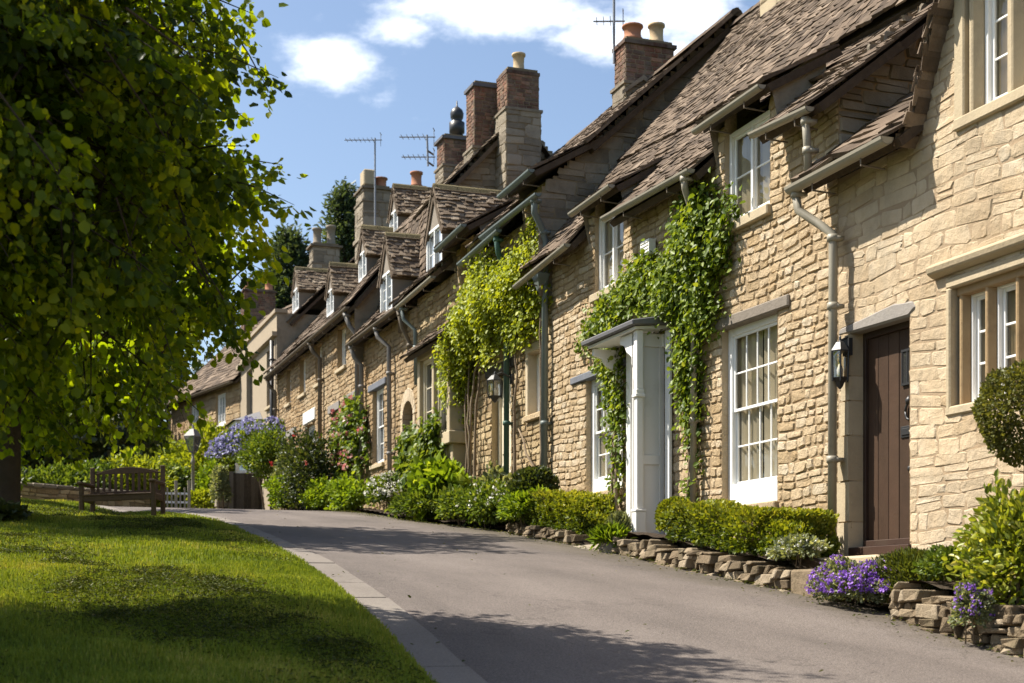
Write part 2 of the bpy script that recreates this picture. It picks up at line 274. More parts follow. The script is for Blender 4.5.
class MB:
    def __init__(s): s.v = []; s.f = []; s.t = []; s.m = []
    def add(s, vs, fs, tone=.5, mi=0):
        b = len(s.v); s.v.extend([tuple(x) for x in vs])
        for f in fs: s.f.append([b + i for i in f]); s.t.append(tone); s.m.append(mi)
    def quad(s, *p, tone=.5, mi=0): s.add(p, [list(range(len(p)))], tone, mi)
    def hexa(s, p, tone=.5, mi=0):   # p: bottom 4 (ccw) then top 4
        s.add(p, [(3, 2, 1, 0), (4, 5, 6, 7), (0, 1, 5, 4), (1, 2, 6, 5), (2, 3, 7, 6), (3, 0, 4, 7)], tone, mi)
    def box(s, x0, x1, y0, y1, z0, z1, tone=.5, mi=0):
        s.hexa([(x0, y0, z0), (x1, y0, z0), (x1, y1, z0), (x0, y1, z0), (x0, y0, z1), (x1, y0, z1), (x1, y1, z1), (x0, y1, z1)], tone, mi)
    def tube(s, pts, r, n=8, tone=.5, mi=0, cap=True):
        pts = [V(p) for p in pts]; rs = r if isinstance(r, (list, tuple)) else [r] * len(pts)
        b = len(s.v); up = None
        for i, p in enumerate(pts):
            d = (pts[min(i + 1, len(pts) - 1)] - pts[max(i - 1, 0)])
            if d.length < 1e-9: d = V((0, 0, 1))
            d.normalize()
            if up is None: up = d.orthogonal().normalized()
            up = (up - d * up.dot(d))
            up = up.normalized() if up.length > 1e-6 else d.orthogonal().normalized()
            w = d.cross(up)
            for j in range(n):
                a = 2 * math.pi * j / n
                s.v.append(tuple(p + (up * math.cos(a) + w * math.sin(a)) * rs[i]))
        for i in range(len(pts) - 1):
            for j in range(n):
                k = (j + 1) % n
                s.f.append([b + i * n + j, b + i * n + k, b + (i + 1) * n + k, b + (i + 1) * n + j]); s.t.append(tone); s.m.append(mi)
        if cap:
            s.f.append([b + j for j in range(n)][::-1]); s.t.append(tone); s.m.append(mi)
            e = b + (len(pts) - 1) * n
            s.f.append([e + j for j in range(n)]); s.t.append(tone); s.m.append(mi)
    def lathe(s, prof, o, n=12, tone=.5, mi=0):
        o = V(o); b = len(s.v)
        for r, z in prof:
            for j in range(n):
                a = 2 * math.pi * j / n
                s.v.append((o.x + r * math.cos(a), o.y + r * math.sin(a), o.z + z))
        for i in range(len(prof) - 1):
            for j in range(n):
                k = (j + 1) % n
                s.f.append([b + i * n + j, b + i * n + k, b + (i + 1) * n + k, b + (i + 1) * n + j]); s.t.append(tone); s.m.append(mi)
        s.f.append([b + j for j in range(n)][::-1]); s.t.append(tone); s.m.append(mi)
        e = b + (len(prof) - 1) * n; s.f.append([e + j for j in range(n)]); s.t.append(tone); s.m.append(mi)
    def prism(s, poly, d, tone=.5, mi=0):
        n = len(poly); d = V(d)
        vs = [V(p) for p in poly] + [V(p) + d for p in poly]
        s.add(vs, [list(range(n))[::-1], list(range(n, 2 * n))] + [(i, (i + 1) % n, n + (i + 1) % n, n + i) for i in range(n)], tone, mi)
    def build(s, name, mats, parent=None, smooth=False, bevel=0, origin=None):
        me = bpy.data.meshes.new(name)
        vs = s.v if origin is None else [(a - origin[0], b - origin[1], c - origin[2]) for a, b, c in s.v]
        me.from_pydata(vs, [], s.f)
        for m in (mats if isinstance(mats, (list, tuple)) else [mats]): me.materials.append(m)
        a = me.attributes.new('tone', 'FLOAT', 'FACE'); a.data.foreach_set('value', np.array(s.t, np.float32))
        me.polygons.foreach_set('material_index', np.array(s.m, np.int32))
        me.polygons.foreach_set('use_smooth', np.full(len(s.f), smooth))
        me.update()
        o = bpy.data.objects.new(name, me); link_parent(o, parent)
        if origin is not None: o.location = origin
        if bevel:
            md = o.modifiers.new('bevel', 'BEVEL'); md.width = bevel; md.segments = 1; md.limit_method = 'ANGLE'
        return o

class Frame:
    """A wall's own frame: s along it, z up, d outward."""
    def __init__(s, O, e, n): s.O, s.e, s.n = V(O), V(e), V(n)
    def p(s, a, z, d=0): return s.O + s.e * a + s.n * d + V((0, 0, z))
    def box(s, mb, a0, a1, z0, z1, d0, d1, tone=.5, mi=0, tilt=0):
        mb.hexa([s.p(a0, z0, d0), s.p(a1, z0 + tilt, d0), s.p(a1, z0 + tilt, d1), s.p(a0, z0, d1),
                 s.p(a0, z1, d0), s.p(a1, z1 + tilt, d0), s.p(a1, z1 + tilt, d1), s.p(a0, z1, d1)], tone, mi)
FAC = Frame((7.2, 0, 0), (0, 1, 0), (-1, 0, 0))

def op(s0, s1, z0, z1, d=.18): return dict(s0=s0, s1=s1, z0=z0, z1=z1, d=d)

def minus(iv, cuts):
    for c0, c1 in cuts:
        nx = []
        for a, b in iv:
            if c1 <= a or c0 >= b: nx.append((a, b)); continue
            if c0 > a: nx.append((a, c0))
            if c1 < b: nx.append((c1, b))
        iv = nx
    return iv

def masonry(mb, fr, s0, s1, z0, z1, ops=(), course=(.085, .15), wid=(.14, .42), proud=(.006, .03), tone=(.2, .9), gap=.012, bound=None,
            wob=.014, backing=True, mi=0, mort=1, seed=0, bond=False, chamfer=.16, bulge=.003, tilt=1.0, jit=1.0, reveal_mi=None, base=None, stones=True):
    """Coursed rubble: every stone its own rough block standing proud of a mortar bed, holes left for the openings."""
    rg = random.Random(seed)
    ph = [rg.uniform(0, 6) for _ in range(4)]
    W = lambda a, z: wob * (math.sin(1.7 * a + ph[0] + z * .8) + .7 * math.sin(4.3 * a + ph[1] + 2.1 * z) + .4 * math.sin(9.1 * a + ph[2] - 3 * z))
    bnd = bound or (lambda z: (s0, s1))
    z = z0 if stones else z1; row = 0
    while z < z1 - .02:
        hgt = rg.uniform(*course)
        if z + hgt > z1 - .03: hgt = z1 - z
        a0, a1 = bnd(z + hgt / 2)
        if a1 > a0 + .03:
            cuts = [(o['s0'], o['s1']) for o in ops if min(z + hgt, o['z1']) - max(z, o['z0']) > .35 * hgt]
            for i0, i1 in minus([(a0, a1)], cuts):
                a = i0
                if bond and row % 2: a = i0 - wid[0] * .5
                while a < i1 - .01:
                    w = rg.uniform(*wid)
                    if rg.random() < .12 and not bond: w *= 1.35
                    if i1 - a - w < wid[0] * .6: w = i1 - a
                    b = a + w
                    x0, x1 = max(a, i0), b
                    if base is None or z + hgt * .5 > base(.5 * (x0 + x1)):
                        g = gap * rg.uniform(.5, 1.5) * .5
                        sub = [(z, z + hgt)]
                        if not bond and hgt > .115 and w > .15 and rg.random() < .22:
                            c = z + hgt * rg.uniform(.4, .6); sub = [(z, c), (c, z + hgt)]
                        for q0, q1 in sub:
                            jx = min(.02, .1 * (x1 - x0)) * (0 if bond else jit); jz = min(.014, .12 * (q1 - q0)) * (.2 if bond else jit)
                            l, r_, lo, hi = x0 + g, x1 - g, q0 + g, q1 - g
                            ch = min(r_ - l, hi - lo) * (chamfer * rg.uniform(.6, 1.3))
                            pts = [(l + ch, lo), (r_ - ch, lo), (r_, lo + ch), (r_, hi - ch), (r_ - ch, hi), (l + ch, hi), (l, hi - ch), (l, lo + ch)]
                            pts = [(u + rg.uniform(-jx, jx), v + rg.uniform(-jz, jz)) for u, v in pts]
                            cx, cz = .5 * (l + r_), .5 * (lo + hi)
                            d = rg.uniform(*proud); ta, tb = rg.uniform(-.05, .05) * tilt, rg.uniform(-.07, .07) * tilt
                            ins = min(.014, .18 * (hi - lo))
                            outer, inner = [], []
                            for u, v in pts:
                                du, dv = u - cx, v - cz; ln = math.hypot(du, dv) + 1e-6
                                outer.append(fr.p(u, v + W(u, v), 0.0))
                                fu, fv = u - du / ln * ins, v - dv / ln * ins
                                inner.append(fr.p(fu, fv + W(fu, fv), max(.003, d + ta * du + tb * dv + rg.uniform(-.003, .003))))
                            ctr = fr.p(cx + rg.uniform(-.2, .2) * (r_ - l), cz + W(cx, cz) + rg.uniform(-.2, .2) * (hi - lo), d + bulge * rg.uniform(-.8, 1.6))
                            fs = [(i, (i + 1) % 8, 8 + (i + 1) % 8, 8 + i) for i in range(8)] + [(8 + i, 8 + (i + 1) % 8, 16) for i in range(8)]
                            mb.add(outer + inner + [ctr], fs, rg.uniform(*tone), mi)
                    a = b
        z += hgt; row += 1
    if backing:
        lv = sorted(set([z0, z1] + [o[k] for o in ops for k in ('z0', 'z1') if z0 < o[k] < z1] + ([z0 + i * .08 for i in range(int((z1 - z0) / .08))] if bound else [])))
        for q0, q1 in zip(lv, lv[1:]):
            a0, a1 = bnd((q0 + q1) / 2)
            if a1 <= a0: continue
            for i0, i1 in minus([(a0, a1)], [(o['s0'], o['s1']) for o in ops if o['z0'] < (q0 + q1) / 2 < o['z1']]):
                mb.quad(fr.p(i0, q0), fr.p(i0, q1), fr.p(i1, q1), fr.p(i1, q0), tone=.5, mi=mort)
    rm = mi if reveal_mi is None else reveal_mi
    for o in ops:
        if not (z0 - .3 <= o['z0'] < z1): continue
        a, b, c, d, dp = o['s0'], o['s1'], o['z0'], o['z1'], o['d']
        f = .004
        mb.quad(fr.p(a, c, f), fr.p(a, d, f), fr.p(a, d, -dp), fr.p(a, c, -dp), tone=.6, mi=rm)
        mb.quad(fr.p(b, c, f), fr.p(b, c, -dp), fr.p(b, d, -dp), fr.p(b, d, f), tone=.6, mi=rm)
        mb.quad(fr.p(a, d, f), fr.p(b, d, f), fr.p(b, d, -dp), fr.p(a, d, -dp), tone=.5, mi=rm)
        mb.quad(fr.p(a, c, f), fr.p(a, c, -dp), fr.p(b, c, -dp), fr.p(b, c, f), tone=.5, mi=rm)

def slates(mb, p00, p10, p01, p11, e0=.2, e1=.11, w=(.12, .3), th=(.02, .042), tone=(.15, .95), seed=0, sag=.03, mi=0, slab=True, over=.03):
    """Graduated stone slates laid course by course from eave (p00-p10) to ridge (p01-p11)."""
    rg = random.Random(seed)
    p00, p10, p01, p11 = map(V, (p00, p10, p01, p11))
    n = (p10 - p00).cross(p01 - p00).normalized()
    if n.z < 0: n = -n
    ph = [rg.uniform(0, 6) for _ in range(3)]
    Lv = ((p01 - p00).length + (p11 - p10).length) / 2
    def pt(u, v, hgt):
        q = (p00.lerp(p10, u)).lerp(p01.lerp(p11, u), v)
        a = sag * (math.sin(5 * u + ph[0]) * math.sin(3.1 * v + ph[1]) + .5 * math.sin(13 * u + 4 * v + ph[2])) - sag * .0
        return q + n * (hgt + a)
    pos = -over
    while pos < Lv:
        t = max(0, pos) / Lv
        ex = e0 + (e1 - e0) * t
        Lu = p00.lerp(p01, t).lerp(p10.lerp(p11, t), 1).xy.length  # placeholder, replaced below
        Lu = (p00.lerp(p01, t) - p10.lerp(p11, t)).length
        a = -rg.uniform(0, .15)
        while a < Lu:
            ww = rg.uniform(*w) * (1 - .25 * t)
            u0, u1 = max(a, -.01) / Lu, min(a + ww - .006, Lu + .01) / Lu
            if u1 - u0 > .02 / Lu:
                v0 = (pos + rg.uniform(-.018, .018)) / Lv; v1 = min((pos + ex * 1.9) / Lv, 1.01)
                hh = rg.uniform(*th); j = rg.uniform(-.008, .012); sk = rg.uniform(-.012, .012) / Lv
                A, B = pt(u0, v0, hh + j), pt(u1, v0 + sk, hh - j * .5)
                A2, B2 = pt(u0, v0, -.004), pt(u1, v0 + sk, -.004)
                D, E_ = pt(u0, v1, .008), pt(u1, v1, .008)
                D2, E2 = pt(u0, v1, -.01), pt(u1, v1, -.01)
                mb.add([A, B, E_, D, A2, B2, E2, D2], [(0, 1, 2, 3), (4, 5, 1, 0), (4, 0, 3, 7), (5, 6, 2, 1)], rg.uniform(*tone) * rg.uniform(.8, 1.1), mi)
            a += ww
        pos += ex
    if slab:
        k = n * (-.1 - 1.7 * sag); q = n * (-.022 - 1.7 * sag)
        mb.hexa([p00 + k, p10 + k, p11 + k, p01 + k, p00 + q, p10 + q, p11 + q, p01 + q], .2, mi)

def verge(mb, a, b, w=.14, up=.05, seed=0, mi=0):
    rg = random.Random(seed); a, b = V(a), V(b); d = b - a; L_ = d.length; d.normalize(); n = V((-d.z, 0, d.x)); t = 0
    while t < L_:
        l = rg.uniform(.14, .3); p, q = a + d * t, a + d * min(t + l * 1.15, L_); j = rg.uniform(-.015, .015); u = up + rg.uniform(-.008, .012)
        mb.hexa([p + V((0, -w / 2 + j, 0)), p + V((0, w / 2, 0)), q + V((0, w / 2, 0)), q + V((0, -w / 2 + j, 0)), p + V((0, -w / 2 + j, 0)) + n * u, p + V((0, w / 2, 0)) + n * u, q + V((0, w / 2, 0)) + n * (u - .014), q + V((0, -w / 2 + j, 0)) + n * (u - .014)], rg.uniform(.2, .9), mi)
        t += l
def ridge_tiles(mb, a, b, seed=0, r=.13, mi=0, tone=(.3, .9)):
    rg = random.Random(seed); a, b = V(a), V(b); d = (b - a); Ln = d.length; d.normalize(); side = d.cross(V((0, 0, 1))).normalized()
    t = 0
    while t < Ln:
        l = rg.uniform(.35, .5); e = min(t + l - .01, Ln); z = rg.uniform(-.01, .006)
        sec = [(-r, -.1), (-r * .55, -.01), (0, .025), (r * .55, -.01), (r, -.1)]
        p0 = [a + d * t + side * x + V((0, 0, y + z)) for x, y in sec]; p1 = [a + d * e + side * x + V((0, 0, y + z)) for x, y in sec]
        mb.add(p0 + p1, [(i, i + 1, 6 + i, 5 + i) for i in range(4)] + [(0, 1, 2, 3, 4), (9, 8, 7, 6, 5)], rg.uniform(*tone), mi)
        t += l

# ------------------------------------------------------------------ leaves
def npmesh(name, verts, faces, tone, mats, parent=None, origin=None, mi=None):
    me = bpy.data.meshes.new(name)
    if origin is not None: verts = verts - np.array(origin)
    k = faces.shape[1]; nf = len(faces)
    me.vertices.add(len(verts)); me.vertices.foreach_set('co', verts.astype(np.float32).ravel())
    me.loops.add(nf * k); me.loops.foreach_set('vertex_index', faces.astype(np.int32).ravel())
    me.polygons.add(nf); me.polygons.foreach_set('loop_start', np.arange(0, nf * k, k, dtype=np.int32))
    for m in (mats if isinstance(mats, (list, tuple)) else [mats]): me.materials.append(m)
    a = me.attributes.new('tone', 'FLOAT', 'FACE'); a.data.foreach_set('value', tone.astype(np.float32))
    if mi is not None: me.polygons.foreach_set('material_index', mi.astype(np.int32))
    me.update(calc_edges=True); me.validate()
    o = bpy.data.objects.new(name, me); link_parent(o, parent)
    if origin is not None: o.location = origin
    return o
def nrm(a): return a / (np.linalg.norm(a, axis=1, keepdims=True) + 1e-9)
def leaf_mesh(name, pos, axis, size, tone, mat, parent=None, origin=None, asp=.75, fold=.12, normal=None, narrow=False):
    n = len(pos); A = nrm(axis); Rn = NP.normal(size=(n, 3)) if normal is None else normal
    B = nrm(np.cross(A, Rn)); Nn = np.cross(B, A); L = size[:, None]
    W = asp * L * .5
    v = np.empty((n, 6, 3))
    bend = -Nn * L * .12
    v[:, 0] = pos; v[:, 3] = pos + A * L + bend
    v[:, 1] = pos + A * L * .28 + B * W + Nn * L * fold; v[:, 2] = pos + A * L * .68 + B * W * .85 + Nn * L * fold * .6
    v[:, 4] = pos + A * L * .68 - B * W * .85 + Nn * L * fold * .6; v[:, 5] = pos + A * L * .28 - B * W + Nn * L * fold
    b = (np.arange(n) * 6)[:, None]
    f = np.concatenate([b + np.array([[0, 1, 2, 3]]), b + np.array([[0, 3, 4, 5]])], 1).reshape(-1, 4)
    return npmesh(name, v.reshape(-1, 3), f, np.repeat(np.clip(tone, 0, 1), 2), mat, parent, origin)

def bumpy(d, seed, amp=.25, fr=3.0):
    r = np.random.default_rng(seed); s = np.zeros(len(d))
    for k in range(6):
        w = r.normal(size=3) * fr * (1 + .5 * k / 3); s += np.sin(d @ w + r.uniform(0, 6)) / (1 + .4 * k)
    return 1 + amp * s / 2
def shrub(name, label, cat, base, rad, n, leaf, mat, group=None, seed=0, lumps=.28, upw=.3, asp=.6, shell=4, flowers=None, fill=True, stems=4, flat_bottom=True, fr=3.0, narrow=False, clump=0, lift=0):
    """A bush: many small leaves in an uneven volume, on woody stems."""
    g = np.random.default_rng(seed); base = V(base); rx, ry, rz = rad
    root = thing(name, label, cat, base, group)
    d = nrm(g.normal(size=(n, 3)))
    if flat_bottom: d[:, 2] = np.where(d[:, 2] < -.55, -d[:, 2], d[:, 2])
    r = g.random(n) ** (1 / shell) * bumpy(d, seed, lumps, fr)
    if clump:   # gather leaves to sprays so that gaps stay open between them
        cd = nrm(g.normal(size=(clump, 3))); cr = g.random(clump) ** (1 / 3) * bumpy(cd, seed, lumps, fr)
        idx = g.integers(0, clump, n); q = cd[idx] * cr[idx][:, None] + g.normal(size=(n, 3)) * .13
        pos = q * np.array(rad); d = nrm(q)
    else: pos = d * r[:, None] * np.array(rad)
    pos[:, 2] += rz * .95 + lift
    pos[:, 2] = np.maximum(pos[:, 2], .02 + g.random(n) * .06)
    pos += np.array(base)
    ax = d * .9 + g.normal(size=(n, 3)) * .6; ax[:, 2] += upw
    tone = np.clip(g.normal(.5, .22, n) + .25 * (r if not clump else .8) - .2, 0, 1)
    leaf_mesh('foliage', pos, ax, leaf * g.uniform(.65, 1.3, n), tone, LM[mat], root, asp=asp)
    if stems:
        mb = MB()
        for i in range(stems):
            a = g.uniform(0, 6.28); e = base + V((math.cos(a) * rx * .6, math.sin(a) * ry * .6, lift + rz * g.uniform(1.0, 1.5)))
            mid = base.lerp(e, .5) + V((0, 0, rz * .15))
            mb.tube([base + V((math.cos(a) * .04, math.sin(a) * .04, -.05)), mid, e], [min(.018, rz * .035), min(.012, rz * .025), .003], 6)
        mb.build('stem', M['vine'], root, True)
    if flowers:
        fm, fn, fs = flowers[:3]; lft = flowers[3] if len(flowers) > 3 else 1.02
        d = nrm(g.normal(size=(fn, 3))); d[:, 2] = np.abs(d[:, 2]) * 1.0 - .15; d = nrm(d)
        q = d * (bumpy(d, seed, lumps, fr) * lft)[:, None] * np.array(rad) + np.array(base) + np.array([0, 0, rz * .95 + lift])
        k = 5; q5 = np.repeat(q, k, 0) + g.normal(size=(fn * k, 3)) * fs * .35
        ax = np.repeat(d, k, 0) * .3 + g.normal(size=(fn * k, 3)) * .8
        leaf_mesh('flowers', q5, ax, fs * g.uniform(.6, 1.2, fn * k), g.random(fn * k), LM[fm], root, asp=.9)
    return root

def hedge(name, label, x0, x1, y0, y1, z0f, hgt, n, leaf, mat, seed=0, group=None, cat='hedge', rnd=.12):
    g = np.random.default_rng(seed)
    cx, cy = (x0 + x1) / 2, (y0 + y1) / 2; base = V((cx, cy, z0f(cy)))
    root = thing(name, label, cat, base, group)
    u = g.uniform(-1, 1, (n, 3)); k = g.integers(0, 3, n); sgn = np.where(g.random(n) < .5, -1, 1)
    depth = 1 - np.abs(g.normal(0, .16, n))
    surface = g.random(n) < .8
    for ax_ in range(3):
        m = surface & (k == ax_); u[m, ax_] = sgn[m] * depth[m]
    u[:, 2] = np.where((u[:, 2] < -.8) & (g.random(n) < .7), -u[:, 2], u[:, 2])
    rr = np.linalg.norm(u / np.array([1, 1, 1]), ord=6, axis=1)
    d = nrm(u); bm = bumpy(u * np.array([.8, (y1 - y0) / hgt * .6, .8]), seed, .24, 3.2)
    q = u * (bm / np.maximum(rr, .9))[:, None]
    pos = np.empty((n, 3)); pos[:, 0] = cx + q[:, 0] * (x1 - x0) / 2; pos[:, 1] = cy + q[:, 1] * (y1 - y0) / 2
    zb = np.array([z0f(y) for y in pos[:, 1]]); pos[:, 2] = zb + (q[:, 2] * .5 + .5) * hgt
    pos[:, 2] = np.maximum(pos[:, 2], zb + .02)
    ax = d * .8 + g.normal(size=(n, 3)) * .6; ax[:, 2] += .35
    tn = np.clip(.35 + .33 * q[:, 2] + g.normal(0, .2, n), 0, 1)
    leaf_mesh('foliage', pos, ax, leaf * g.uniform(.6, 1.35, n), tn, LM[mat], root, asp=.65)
    mb = MB()
    for i in range(max(4, int((y1 - y0) / .18))):
        y = g.uniform(y0 + .1, y1 - .1); x = cx + g.uniform(-.1, .1); z = z0f(y)
        for j in range(3):
            mb.tube([(x, y, z - .05), (x + g.uniform(-.1, .1), y + g.uniform(-.1, .1), z + hgt * .45), (x + g.uniform(-.2, .2), y + g.uniform(-.2, .2), z + hgt * .9)], [.012, .009, .003], 5)
    mb.build('stem', M['vine'], root, True)
    return root

def climber(name, label, blobs, n, leaf, mat, stems, seed=0, X=7.17, cat='climber', droop=.5, asp=.7, flowers=None, density_pow=1.0):
    """A wall plant. blobs: (Y, Z, rY, rZ, depth, weight) patches against the wall; stems: polylines up the wall."""
    g = np.random.default_rng(seed)
    s0 = V(stems[0][0]); root = thing(name, label, cat, s0)
    w = np.array([b[2] * b[3] * (b[5] if len(b) > 5 else 1) for b in blobs]); cnt = (w / w.sum() * n).astype(int)
    ps = []; tn = []
    for (y, z, ry, rz, dp, *_), c in zip(blobs, cnt):
        nt = max(4, c // 14)
        a = g.uniform(0, 6.283, nt); r = np.sqrt(g.random(nt)) * (1 + .22 * np.sin(3 * a + g.uniform(0, 6)) + .15 * np.sin(7 * a + g.uniform(0, 6)))
        ty = y + np.cos(a) * r * ry; tz = z + np.sin(a) * r * rz; td = g.uniform(.02, 1, nt) ** 1.0 * dp * np.clip(1.15 - r * .75, .15, 1)
        tt = g.normal(.5, .15, nt)
        i = g.integers(0, nt, c)
        q = np.stack([X - td[i] + g.normal(0, .035, c), ty[i] + g.normal(0, .085, c), tz[i] + g.normal(0, .085, c)], 1)
        q[:, 0] = np.minimum(q[:, 0], X)
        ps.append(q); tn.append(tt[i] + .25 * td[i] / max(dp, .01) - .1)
    pos = np.concatenate(ps); tone = np.concatenate(tn) + g.normal(0, .15, len(pos)); m = len(pos)
    ax = np.stack([-g.random(m) * .9, g.normal(0, .6, m), -droop + g.normal(0, .5, m)], 1)
    nr = np.stack([-np.ones(m) + g.normal(0, .4, m), g.normal(0, .5, m) , .5 + g.normal(0, .5, m)], 1)
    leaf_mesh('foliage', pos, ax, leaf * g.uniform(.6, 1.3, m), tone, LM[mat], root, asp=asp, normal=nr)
    mb = MB()
    for s in stems:
        pts = [V(p) for p in s]; fine = []
        for a, b in zip(pts, pts[1:]):
            L_ = max(2, int((b - a).length / .22))
            for i in range(L_): fine.append(a.lerp(b, i / L_) + V((g.uniform(-.02, .01), g.uniform(-.035, .035), 0)))
        fine.append(pts[-1])
        r0 = .03 if len(s) < 5 else .022
        mb.tube(fine, [r0 * (1 - .75 * i / len(fine)) for i in range(len(fine))], 6, tone=g.uniform(.2, .9))
    mb.build('stem', M['vine'], root, True)
    if flowers:
        fm, fn, fs = flowers
        i = g.integers(0, m, fn); k = 6
        q = np.repeat(pos[i], k, 0) + g.normal(size=(fn * k, 3)) * fs * .4; q[:, 0] -= .05
        leaf_mesh('flowers', q, g.normal(size=(fn * k, 3)) + np.array([-.5, 0, .2]), fs * g.uniform(.6, 1.2, fn * k), g.random(fn * k), LM[fm], root, asp=.9)
    return root

def tree(name, label, base, ells, ntwig, nleaf, leaf, mat, trunk_r, trunk_h, group=None, seed=0, spread=.17, droop=.5, twig=.5, cat='tree', asp=.85, shell=2.2, limbs=34):
    """Tapered trunk, limbs to the twigs, and leaves set along drooping sprays in an uneven crown."""
    g = np.random.default_rng(seed); base = V(base)
    root = thing(name, label, cat, base, group)
    w = np.array([e[1][0] * e[1][1] * e[1][2] for e in ells]); w = w ** .8; cn = (w / w.sum() * ntwig).astype(int)
    tc = []; td = []
    for (c, r), k in zip(ells, cn):
        d = nrm(g.normal(size=(k, 3))); rr = g.random(k) ** (1 / shell) * bumpy(d, seed + 5, .27, 4.0)
        tc.append(np.array(c) + d * rr[:, None] * np.array(r)); td.append(d)
    tc = np.concatenate(tc); td = np.concatenate(td); T = len(tc)
    ground = H(tc[:, 0], tc[:, 1]); keep = tc[:, 2] > ground + .75; tc, td = tc[keep], td[keep]; T = len(tc)
    dirs = nrm(td * .8 + g.normal(size=(T, 3)) * .45 + np.array([0, 0, -droop]))
    tl = twig * g.uniform(.6, 1.3, T); tt = g.normal(.47, .22, T)
    i = np.repeat(np.arange(T), nleaf); m = len(i); t = g.random(m)
    side = nrm(np.cross(dirs, g.normal(size=(T, 3)))); flat = np.cross(dirs, side)
    sg = np.where(g.random(m) < .5, -1., 1.)
    pos = tc[i] + dirs[i] * (t * tl[i])[:, None] + side[i] * (sg * g.random(m) * spread * (1 - .5 * t))[:, None] + g.normal(size=(m, 3)) * spread * .22
    pos[:, 2] -= .05 * t
    ax = dirs[i] * .5 + side[i] * sg[:, None] * .6 + g.normal(size=(m, 3)) * .35 + np.array([0, 0, -.55])
    nr = flat[i] + g.normal(size=(m, 3)) * .6
    leaf_mesh('crown', pos, ax, leaf * g.uniform(.45, 1.35, m), tt[i] + g.normal(0, .17, m), LM[mat], root, asp=asp, normal=nr, fold=.1)
    mb = MB()
    top = base + V((g.uniform(-.2, .2), g.uniform(-.2, .2), trunk_h))
    pts = [base + V((0, 0, -.15)), base + V((0, 0, .12)), base.lerp(top, .25), base.lerp(top, .6) + V((.05, .03, 0)), top]
    mb.tube(pts, [trunk_r * 1.5, trunk_r * 1.12, trunk_r, trunk_r * .8, trunk_r * .3], 12)
    for q in range(T):
        o = V(tc[q]); e = o + V(dirs[q]) * float(tl[q]); mb.tube([o - V(dirs[q]) * .35, o.lerp(e, .5) + V((0, 0, .03)), e], [.009, .006, .002], 3, cap=False)
    idx = g.choice(T, min(T, limbs), replace=False)
    for q in idx:
        e = V(tc[q]); f = g.uniform(.3, .95); a = base.lerp(top, f); L_ = (e - a).length
        m1 = a.lerp(e, .4) + V((0, 0, .1 * L_)); m2 = a.lerp(e, .75) + V((0, 0, .07 * L_))
        r0 = trunk_r * .32 * (1.1 - f * .6)
        mb.tube([a, m1, m2, e], [r0, r0 * .6, r0 * .32, .006], 6)
        for s in range(4):
            o = m2.lerp(e, g.random()); mb.tube([o, o + V(g.normal(size=3) * .25) , o + V(g.normal(size=3) * .5) + V((0, 0, -.15))], [.012, .008, .003], 4)
    mb.build('trunk', M['bark'], root, True)
    return root

# ================================================================== the setting
def grid(name, xs_of, ys, zf, mat, kind='structure', label=None, cat=None):
    v = []; nx = None
    for y in ys:
        xs = xs_of(y); nx = len(xs)
        v += [(x, y, zf(x, y)) for x in xs]
    ny = len(ys); f = []
    for j in range(ny - 1):
        for i in range(nx - 1):
            a = j * nx + i; f.append((a, a + 1, a + nx + 1, a + nx))
    me = bpy.data.meshes.new(name); me.from_pydata(v, [], f); me.materials.append(mat)
    me.polygons.foreach_set('use_smooth', np.ones(len(f), bool))
    o = bpy.data.objects.new(name, me); C.objects.link(o)
    return tag(o, label, cat, None, kind)
lin = lambda a, b, n: [a + (b - a) * i / (n - 1) for i in range(n)]
gx = [-400, -250, -150, -90, -60, -45] + lin(-35, 35, 71) + [45, 60, 90, 150, 250, 400]
gy = [-60, -45, -30, -20] + lin(-14, 60, 75) + [70, 85, 100, 130, 180, 260, 400]
grid('ground', lambda y: gx, gy, lambda x, y: h1(x, y) - .06, M['ground'], label='rough ground falling away round the street', cat='ground')
grid('road', lambda y: lin(-26, 7.35, 70), lin(-12, 44, 150), lambda x, y: h1(x, y), M['road'], label='worn grey asphalt lane climbing past the cottages', cat='road')
def lawn_za(x, y):
    e = np.maximum(0, np.interp(y, KY, KX) - x)
    mic = .018 * np.sin(3.1 * x + 1.7 * y) + .014 * np.sin(5.3 * y - 2.2 * x + 1) + .01 * np.sin(9.7 * x + 7.1 * y)
    return H(x, y) + .02 + np.minimum(1, e / .35) * (.03 + mic)
def lawn_z(x, y): return float(lawn_za(x, y))
lawn_d = [0, .05, .12, .2, .3, .42, .56, .72, .9] + lin(1.1, 6, 40) + [7, 8.5, 10, 13, 17, 22]
grid('lawn', lambda y: [kx(y) - d for d in lawn_d], lin(-10, 33, 215), lawn_z, M['lawn'], label='mown green lawn sloping down beside the lane', cat='lawn')
def kerb():
    mb = MB(); y = -10.0; rg = random.Random(77)
    while y < 33:
        y1 = y + rg.uniform(.82, .98); n = 3
        for i in range(n):
            a, b = y + (y1 - y - .012) * i / n, y + (y1 - y - .012) * (i + 1) / n; dz = rg.uniform(.014, .02) if i == 0 else dz; j = rg.uniform(-.008, .008) if i == 0 else j
            p = [(kx(t) + o + j, t) for o, t in ((.0, a), (.28, a), (.28, b), (.0, b))]
            mb.hexa([(x, t, h1(x, t) - .08) for x, t in p] + [(x, t, h1(x, t) + dz) for x, t in p])
        y = y1
    o = mb.build('kerb', M['kerb']); tag(o, 'pale flat concrete edging between lawn and lane', 'kerb', None, 'structure')
kerb()

